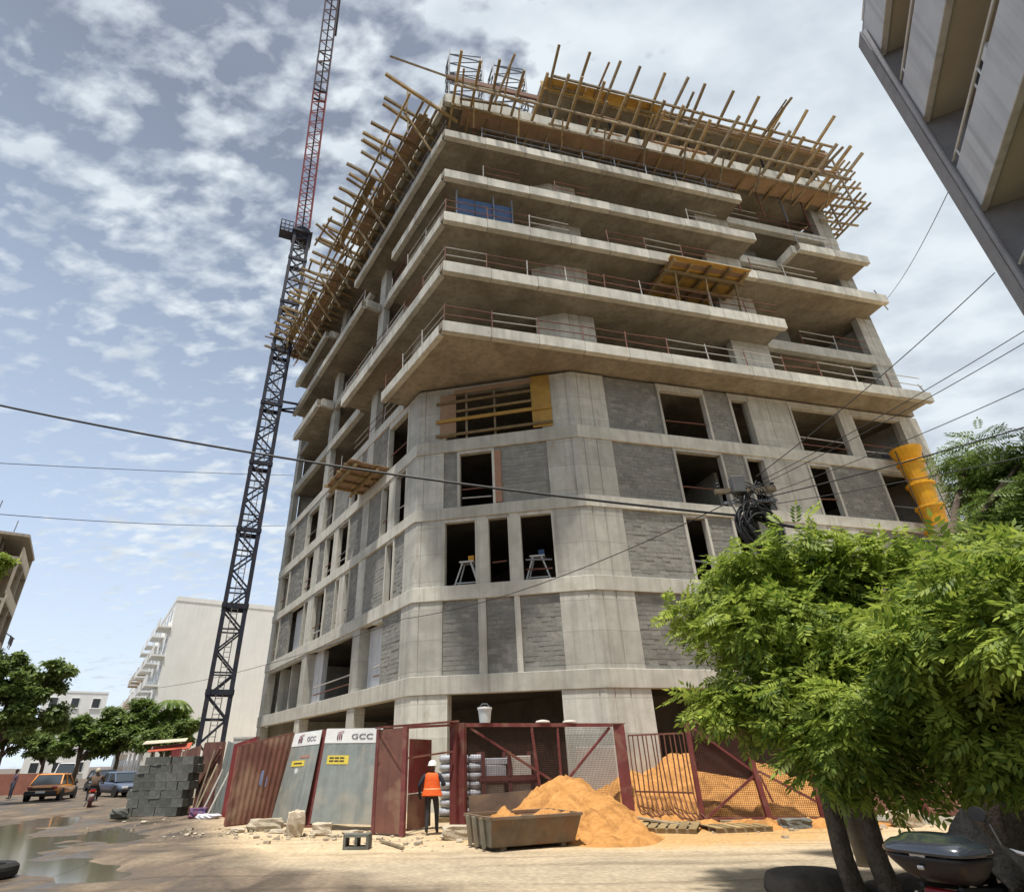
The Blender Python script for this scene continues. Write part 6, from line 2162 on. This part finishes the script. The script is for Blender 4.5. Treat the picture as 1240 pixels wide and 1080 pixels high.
# palm in front of the white gable
pm = thing('palm_tree', 'small palm with dark fan of fronds in front of the white gable', 'palm', (-30.2, 61.0, 0))
MB().path([(0, 0, -.1), (.15, 0, 3.5), (.2, 0, 7.2)], [.22, .17, .14], n=8).build('trunk', BARK, pm, smooth=True)
for k in range(11):
    an = 2 * math.pi * k / 11
    mb = MB()
    p0 = Vector((.2, 0, 7.2))
    for j in range(6):
        a, c = j / 6, (j + 1) / 6
        def fr_(u):
            return p0 + Vector((math.cos(an) * 2.0 * u, math.sin(an) * 2.0 * u, 1.1 * u - 2.0 * u * u))
        w0, w1 = .32 * math.sin(math.pi * (a * .85 + .12)), .32 * math.sin(math.pi * (c * .85 + .12))
        sd2 = Vector((-math.sin(an), math.cos(an), 0))
        mb.add([fr_(a) - sd2 * w0 - Vector((0, 0, .12)), fr_(a), fr_(c), fr_(c) - sd2 * w1 - Vector((0, 0, .12))], [(0, 1, 2, 3)])
        mb.add([fr_(a), fr_(a) + sd2 * w0 - Vector((0, 0, .12)), fr_(c) + sd2 * w1 - Vector((0, 0, .12)), fr_(c)], [(0, 1, 2, 3)])
    mb.build('frond', LEAF_D, pm)

# ------------------------------------------------------------------ other buildings
def at(M_, p):
    return M_ @ Vector(p)


WALLW = mat('white_render', (0.82, 0.82, 0.80), (0.74, 0.74, 0.72), scale=0.4, rough=0.9, streak=0.10)
CREAM = mat('cream_render', (0.55, 0.48, 0.37), (0.44, 0.38, 0.30), scale=0.6, rough=0.9, streak=0.3)
TANW = mat('tan_render', (0.42, 0.37, 0.30), (0.32, 0.28, 0.225), scale=0.6, rough=0.9, streak=0.4)
WGLASS = mat('window_glass', (0.05, 0.055, 0.06), (0.03, 0.035, 0.04), rough=0.15, spec=0.6)


def block_building(name, label, loc, rz, W_, D_, H_, wall, floors, bays, balc=True, parapet=0.5):
    """front is the local -y side, W along x; windows and balconies are parts"""
    t_ = thing(name, label, 'building', loc, rz)
    MB().box((W_ / 2, D_ / 2, H_ / 2), (W_, D_, H_)).build('wall', wall, t_)
    for (cx, cy, sx, sy) in ((W_ / 2, .1, W_ + .1, .3), (W_ / 2, D_ - .1, W_ + .1, .3), (.1, D_ / 2, .3, D_ - .5), (W_ - .1, D_ / 2, .3, D_ - .5)):
        MB().box((cx, cy, H_ + parapet / 2), (sx, sy, parapet)).build('parapet', wall, t_)
    fh = H_ / floors
    bw_ = W_ / bays
    for f in range(floors):
        for b_ in range(bays):
            x, z = (b_ + .5) * bw_, f * fh + fh * .52
            w_ = MB().box((x, -.02, z), (bw_ * .42, .1, fh * .5)).build('window', wall, t_)
            MB().box((x, -.075, z), (bw_ * .36, .02, fh * .44)).build('pane', WGLASS, w_)
            MB().box((x, -.06, z - fh * .27), (bw_ * .5, .18, .08)).build('sill', wall, w_)
        if balc and f > 0:
            for b_ in range(0, bays, 2):
                x = (b_ + .5) * bw_
                bb = MB().box((x, -.65, f * fh + .08), (bw_ * 1.1, 1.3, .16)).build('balcony', wall, t_)
                MB().box((x, -1.24, f * fh + .6), (bw_ * 1.1, .1, .86)).build('balcony_parapet', wall, bb)
    return t_


# white gable across the side street end and the row behind it
street = math.atan2(dL.y, dL.x)
block_building('apartment_block', 'tall white apartment block with blank gable wall behind the crane', (-35.2 + dL.x * 24, 67.2 + dL.y * 24, 0), street + math.pi, 24, 18, 18.6, WALLW, 6, 7)
block_building('apartment_block', 'cream apartment row with stepped balconies past the white gable', (-49.0 + dL.x * 22, 90.0 + dL.y * 22, 0), street + math.pi, 22, 14, 17.2, CREAM, 5, 8)
block_building('apartment_block', 'lower cream block at the far end of the street row', (-62.0 + dL.x * 18, 111.0 + dL.y * 18, 0), street + math.pi, 18, 14, 15.0, WALLW, 4, 6)
block_building('apartment_block', 'low flat white building closing the street view', (-75.0, 106.5, 0), R_(34), 9.5, 10, 13.2, WALLW, 4, 3, balc=False, parapet=0.3)
o_ = block_building('garage', 'small pale grey annex between the crane and the tower', (-22.0, 57.0, 0), R_(-10), 6.0, 5.0, 3.7, mat('annex_render', (0.48, 0.48, 0.47), (0.4, 0.4, 0.39), scale=1, rough=0.9, streak=0.4), 1, 1, balc=False, parapet=0.15)
# air-conditioner boxes and tank on the white block roof
hb_ = thing('house', 'tan balcony house with washing hung out on the far left', 'house', (-44.4, 55.4, 0), R_(122))
HW, HH = 8.0, 19.9
MB().box((-HW / 2, 6.2, HH / 2), (HW, 8.4, HH)).build('wall', TANW, hb_)
for f in range(1, 6):
    z = f * 3.6
    for (x0, x1) in ((-7.8, -0.1),):
        bb = MB().box(((x0 + x1) / 2, 1.05, z), (x1 - x0, 2.1, .22)).build('balcony', TANW, hb_)
        MB().box(((x0 + x1) / 2, .06, z + .55), (x1 - x0, .12, .9)).build('balcony_parapet', CREAM, bb)
        for x in (x0 + .1, (x0 + x1) / 2, x1 - .1):
            MB().box((x, .12, z - 1.6), (.22, .22, 3.0)).build('pier', TANW, bb)
    for x in (-6.5, -4, -1.6):
        w_ = MB().box((x, 1.97, z + 1.2), (1.2, .1, 1.9)).build('window', CREAM, hb_)
        MB().box((x, 1.91, z + 1.2), (1.0, .02, 1.7)).build('pane', WGLASS, w_)
MB().box((-0.12, 1.0, HH * .58), (.24, 2.0, HH * .84)).build('end_wall', CREAM, hb_)
MB().box((-HW / 2, 5.1, HH + .1), (HW + .1, 10.4, .25)).build('roof', TANW, hb_)
for (x, y, h) in ((-1.2, 2.2, 3.6), (-4.2, 3.5, 4.4)):
    MB().tube((x, y, HH), (x + .5, y, HH + h), .05, n=5).build('antenna', GALVTUBE, hb_)
WASH = [(0.10, 0.09, 0.12), (0.22, 0.2, 0.2), (0.07, 0.08, 0.12), (0.14, 0.06, 0.06)]
wl = thing('washing_line', 'dark washing hung on poles off the balcony house', 'washing', (-44.1, 55.7, 12.6), R_(122))
for i in range(5):
    x0, y0, z0 = -1.1 + i * .42, -.06 - .02 * i, -.75 - .35 * (i % 2)
    MB().hexa([(x0, y0, z0), (x0 + .34, y0, z0 + .1), (x0 + .34, y0 + .04, z0 + .1), (x0, y0 + .04, z0), (x0, y0, .02), (x0 + .34, y0, .02), (x0 + .34, y0 + .04, .02), (x0, y0 + .04, .02)]).build('cloth', mat(f'wash{i % 4}', WASH[i % 4], rough=0.9), wl)
MB().tube((-2.2, .3, .03), (1.2, -.15, .06), .05, n=5).build('pole', GALVTUBE, wl)

# red low wall and awning down the street
o_ = MB().box((0, 0, .7), (9, .3, 1.4)).build('brick_wall', mat('red_wall', (0.33, 0.14, 0.10), (0.25, 0.11, 0.08), scale=2, rough=0.9))
o_.location = (-37.6, 49.0, 0)
o_.rotation_euler = (0, 0, R_(28))
tag(o_, 'low reddish wall under the trees left of the taxi', 'wall')
aw = thing('awning', 'orange-red awning with a pale sheet on top near the crane base', 'awning', (-18.6, 38.6, 0), R_(20))
for x in (-.9, .9):
    for y in (-.6, .6):
        MB().tube((x, y, 0), (x, y, 2.75), .04, n=6).build('pole', PALE, aw)
MB().hexa([(-1.1, -.8, 2.45), (1.1, -.8, 2.6), (1.1, .8, 2.95), (-1.1, .8, 2.75), (-1.1, -.8, 2.49), (1.1, -.8, 2.64), (1.1, .8, 2.99), (-1.1, .8, 2.79)]).build('cloth', mat('awning_red', (0.45, 0.09, 0.05), (0.38, 0.08, 0.045), rough=.85), aw)
MB().hexa([(-1.5, -.5, 2.85), (.8, -.5, 3.0), (.8, .8, 3.2), (-1.5, .8, 3.05), (-1.5, -.5, 2.88), (.8, -.5, 3.03), (.8, .8, 3.23), (-1.5, .8, 3.08)]).build('pale_sheet', CREAM, aw)

# neighbour house high on the right
d2_ = Vector((math.sin(R_(26.3)), math.cos(R_(26.3))))
nb = thing('apartment_house', 'grey apartment house with deep stacked balconies rising beside the tree', 'building', (10.9, 8.8, 0), world=True)
E0 = Vector((10.9, 8.8))
bk = -d2_
on = Vector((-d2_.y, d2_.x))
if on.x > 0:
    on = -on


def nbx(u, w):
    p = E0 + bk * u + on * w
    return (p.x, p.y)


def nbox(u0, u1, w0, w1, z0, z1):
    return MB().prism([nbx(u0, w0), nbx(u1, w0), nbx(u1, w1), nbx(u0, w1)], z0, z1)


GREYW = mat('grey_render', (0.66, 0.67, 0.69), (0.55, 0.56, 0.58), scale=0.8, rough=0.85, streak=0.4, stain=(0.42, 0.42, 0.42), stain_amt=0.4)
FIN = mat('grey_fin', (0.33, 0.325, 0.335), (0.26, 0.255, 0.265), scale=2, rough=0.9, bump=0.3)
BEIGE = mat('beige_soffit', (0.52, 0.48, 0.40), (0.44, 0.40, 0.33), scale=0.7, rough=0.9)
UL = 26.0
nbox(0.0, 0.42, -2.3, 0.06, 0.0, 18.94).build('fin_wall', FIN, nb)
nbox(0.0, UL, -9.0, -2.31, 0.0, 18.2).build('wall', BEIGE, nb)
for i, (z0, z1) in enumerate(((17.6, 18.9), (14.75, 16.1), (11.7, 12.95), (8.6, 9.8), (5.5, 6.7))):
    pp_ = nbox(0.43, UL, -0.16, 0.0, z0, z1).build('balcony_parapet', GREYW, nb, bevel=0.02)
    nbox(0.43, UL, -2.30, -0.17, z0 + 0.06, z0 + 0.28).build('balcony_slab', BEIGE, nb)
    a, c = nbx(0.5, -0.10), nbx(UL, -0.10)
    MB().tube((*a, z1 + .35), (*c, z1 + .35), 0.035, n=6).build('handrail', WHITE, pp_)
    for u in np.arange(0.8, UL, 1.9):
        q = nbx(u, -0.10)
        MB().tube((*q, z1 - .02), (*q, z1 + .35), 0.025, n=5).build('handrail_post', WHITE, pp_)
    for u in (1.6, 5.4, 9.2):
        w_ = nbox(u, u + 1.7, -2.305, -2.24, z0 + .3, z0 + 2.5).build('balcony_door', WHITE, nb)
        nbox(u + .12, u + 1.58, -2.238, -2.225, z0 + .4, z0 + 2.4).build('pane', WGLASS, w_)
    for u in (7.4,):
        nbox(u, u + .3, -2.29, -0.17, z0 + .29, z0 + 3.0).build('party_wall', BEIGE, nb)
for (u, z) in ((3.2, 16.35), (1.9, 13.2), (5.6, 13.2)):
    ac = nbox(u, u + .85, -0.75, -0.35, z, z + .62).build('air_conditioner', WHITE, nb, bevel=.03)
    nbox(u + .12, u + .6, -0.349, -0.335, z + .08, z + .54).build('fan_grille', TRIM, ac)
a = nbx(0.62, 0.07)
MB().tube((*a, 0.0), (*a, 18.6), 0.055, n=8).build('drain_pipe', FIN, nb)
q = nbx(2.6, -1.2)
MB().lathe([(.12, 0), (.16, .06), (.16, .12), (.05, .14)], n=16, c=(q[0], q[1], 14.68)).build('ceiling_lamp', TRIM, nb)
nbox(0.05, UL, -9.2, -0.05, 18.95, 19.1).build('roof', FIN, nb)

# ------------------------------------------------------------------ utility pole and cables
up_ = thing('utility_pole', 'wooden utility pole with a big coil of black cable behind the tree', 'utility pole', (6.15, 12.65, 0))
MB().path([(.62, -.1, -.1), (.3, -.04, 4.5), (.2, -.06, 7.45)], [.13, .12, .10], n=12).build('pole', mat('pole_grey', (0.20, 0.175, 0.14), (0.13, 0.115, 0.09), scale=3, rough=0.9), up_, smooth=True)
MB().beam((-.5, -.1, 7.25), (.95, -.1, 7.3), .09, .11).build('cross_arm', WOOD_G, up_)
MB().beam((-.35, -.12, 6.95), (.9, -.12, 7.0), .06, .06).build('cross_arm', GALVTUBE, up_)
for x in (-.4, .1, .6, .9):
    MB().lathe([(.03, 0), (.055, .04), (.035, .08), (.055, .12), (.02, .16)], n=10, c=(x, -.1, 7.32)).build('insulator', TRIM, up_)
MB().box((.02, -.22, 7.35), (.3, .22, .42)).build('junction_box', mat('junction_grey', (0.13, 0.13, 0.13), rough=.6), up_, bevel=.02)
rr2 = random.Random(5)
for k in range(26):
    cx, cz = .28 + rr2.uniform(-.1, .1), 6.28 + rr2.uniform(-.10, .12)
    ra, rb = rr2.uniform(.22, .46), rr2.uniform(.28, .55)
    y0, ti = rr2.uniform(-.34, -.14), rr2.uniform(-.3, .3)
    pts = [(cx + ra * math.cos(a) + ti * .2 * math.sin(2 * a), y0 + .12 * math.sin(a + k), cz + rb * math.sin(a) - .1 * math.cos(a)) for a in np.linspace(0, 2 * math.pi, 19)]
    MB().path(pts, rr2.uniform(.014, .024), n=5).build('cable_loop', CABLE, up_)
for k in range(16):      # tangle above and hanging tails
    a = Vector((rr2.uniform(-.3, .5), -.2, rr2.uniform(6.9, 7.5)))
    c = Vector((rr2.uniform(-.1, .8), -.25, rr2.uniform(6.2, 7.6)))
    MB().path([a, a.lerp(c, .5) + Vector((rr2.uniform(-.2, .2), -.1, rr2.uniform(-.3, .3))), c], .016, n=5).build('cable_tail', CABLE, up_)
for x in (-.06, .12, .18):
    MB().path([(x, -.18, 6.1), (x + .05, -.2, 5.5), (x - .03, -.18, 4.6)], .03, n=6).build('cable_tail', CABLE, up_)


def cable(label, pts, r, sag=0.0, n=24):
    pts = [Vector(p) for p in pts]
    out = []
    for a, c in zip(pts[:-1], pts[1:]):
        for i in range(n):
            u = i / n
            p = a.lerp(c, u)
            p.z -= sag * 4 * u * (1 - u)
            out.append(p)
    out.append(pts[-1])
    o = MB().path(out, r, n=6).build('overhead_cable', CABLE)
    tag(o, label, 'cable', 'overhead cables')
    return o


cable('thick black cable slung from the pole past the crane mast', [(-27.0, 14.6, 15.2), (6.2, 12.5, 6.6)], 0.03, 0.85)
cable('thick black cable running on from the pole behind the tree crown', [(6.3, 12.5, 6.55), (9.6, 11.75, 5.65), (16, 10, 5.2)], 0.035, 0.1)
cable('thin wire crossing the sky behind the crane mast above its twin', [(-40, 17, 12.9), (-20.0, 56.5, 29.3)], 0.025, 0.3)
cable('thin wire crossing the sky low behind the crane mast', [(-40, 17.4, 12.4), (-20.1, 56.5, 23.5)], 0.025, 1.0)
cable('steepest thin wire rising to the grey house from the tower end', [(20.6, 21.8, 21.5), (11.0, 8.6, 13.2)], 0.010, 0.2)
cable('thin wire from the pole head up to the grey house corner', [(6.7, 12.5, 7.6), (10.84, 8.86, 10.45)], 0.010, 0.12)
for lab, a, c, r in (('upper of two close wires from the pole to the street edge', (6.8, 12.5, 7.5), (11.4, 6.2, 9.0), 0.008), ('lower of two close wires from the pole to the street edge', (6.85, 12.5, 7.42), (11.35, 6.2, 8.72), 0.008),
                     ('lone wire sloping from the pole over the yellow chute', (6.9, 12.45, 7.15), (11.3, 6.6, 7.75), 0.008), ('thicker wire skimming above the dark tree', (6.8, 12.45, 7.05), (11.3, 5.4, 6.45), 0.014), ('lowest wire dipping into the dark tree', (6.75, 12.45, 6.85), (11.3, 5.4, 5.7), 0.009)):
    cable(lab, [a, c], r, 0.15)
cable('thin wire from the pole down across the corner column to the fence', [(6.2, 12.55, 7.1), (-3.05, 23.9, 6.85), (-22.5, 41, 6.2)], 0.012, 0.45)

for o in list(COL.objects):
    if o.get('_w') is not None:
        del o['_w']
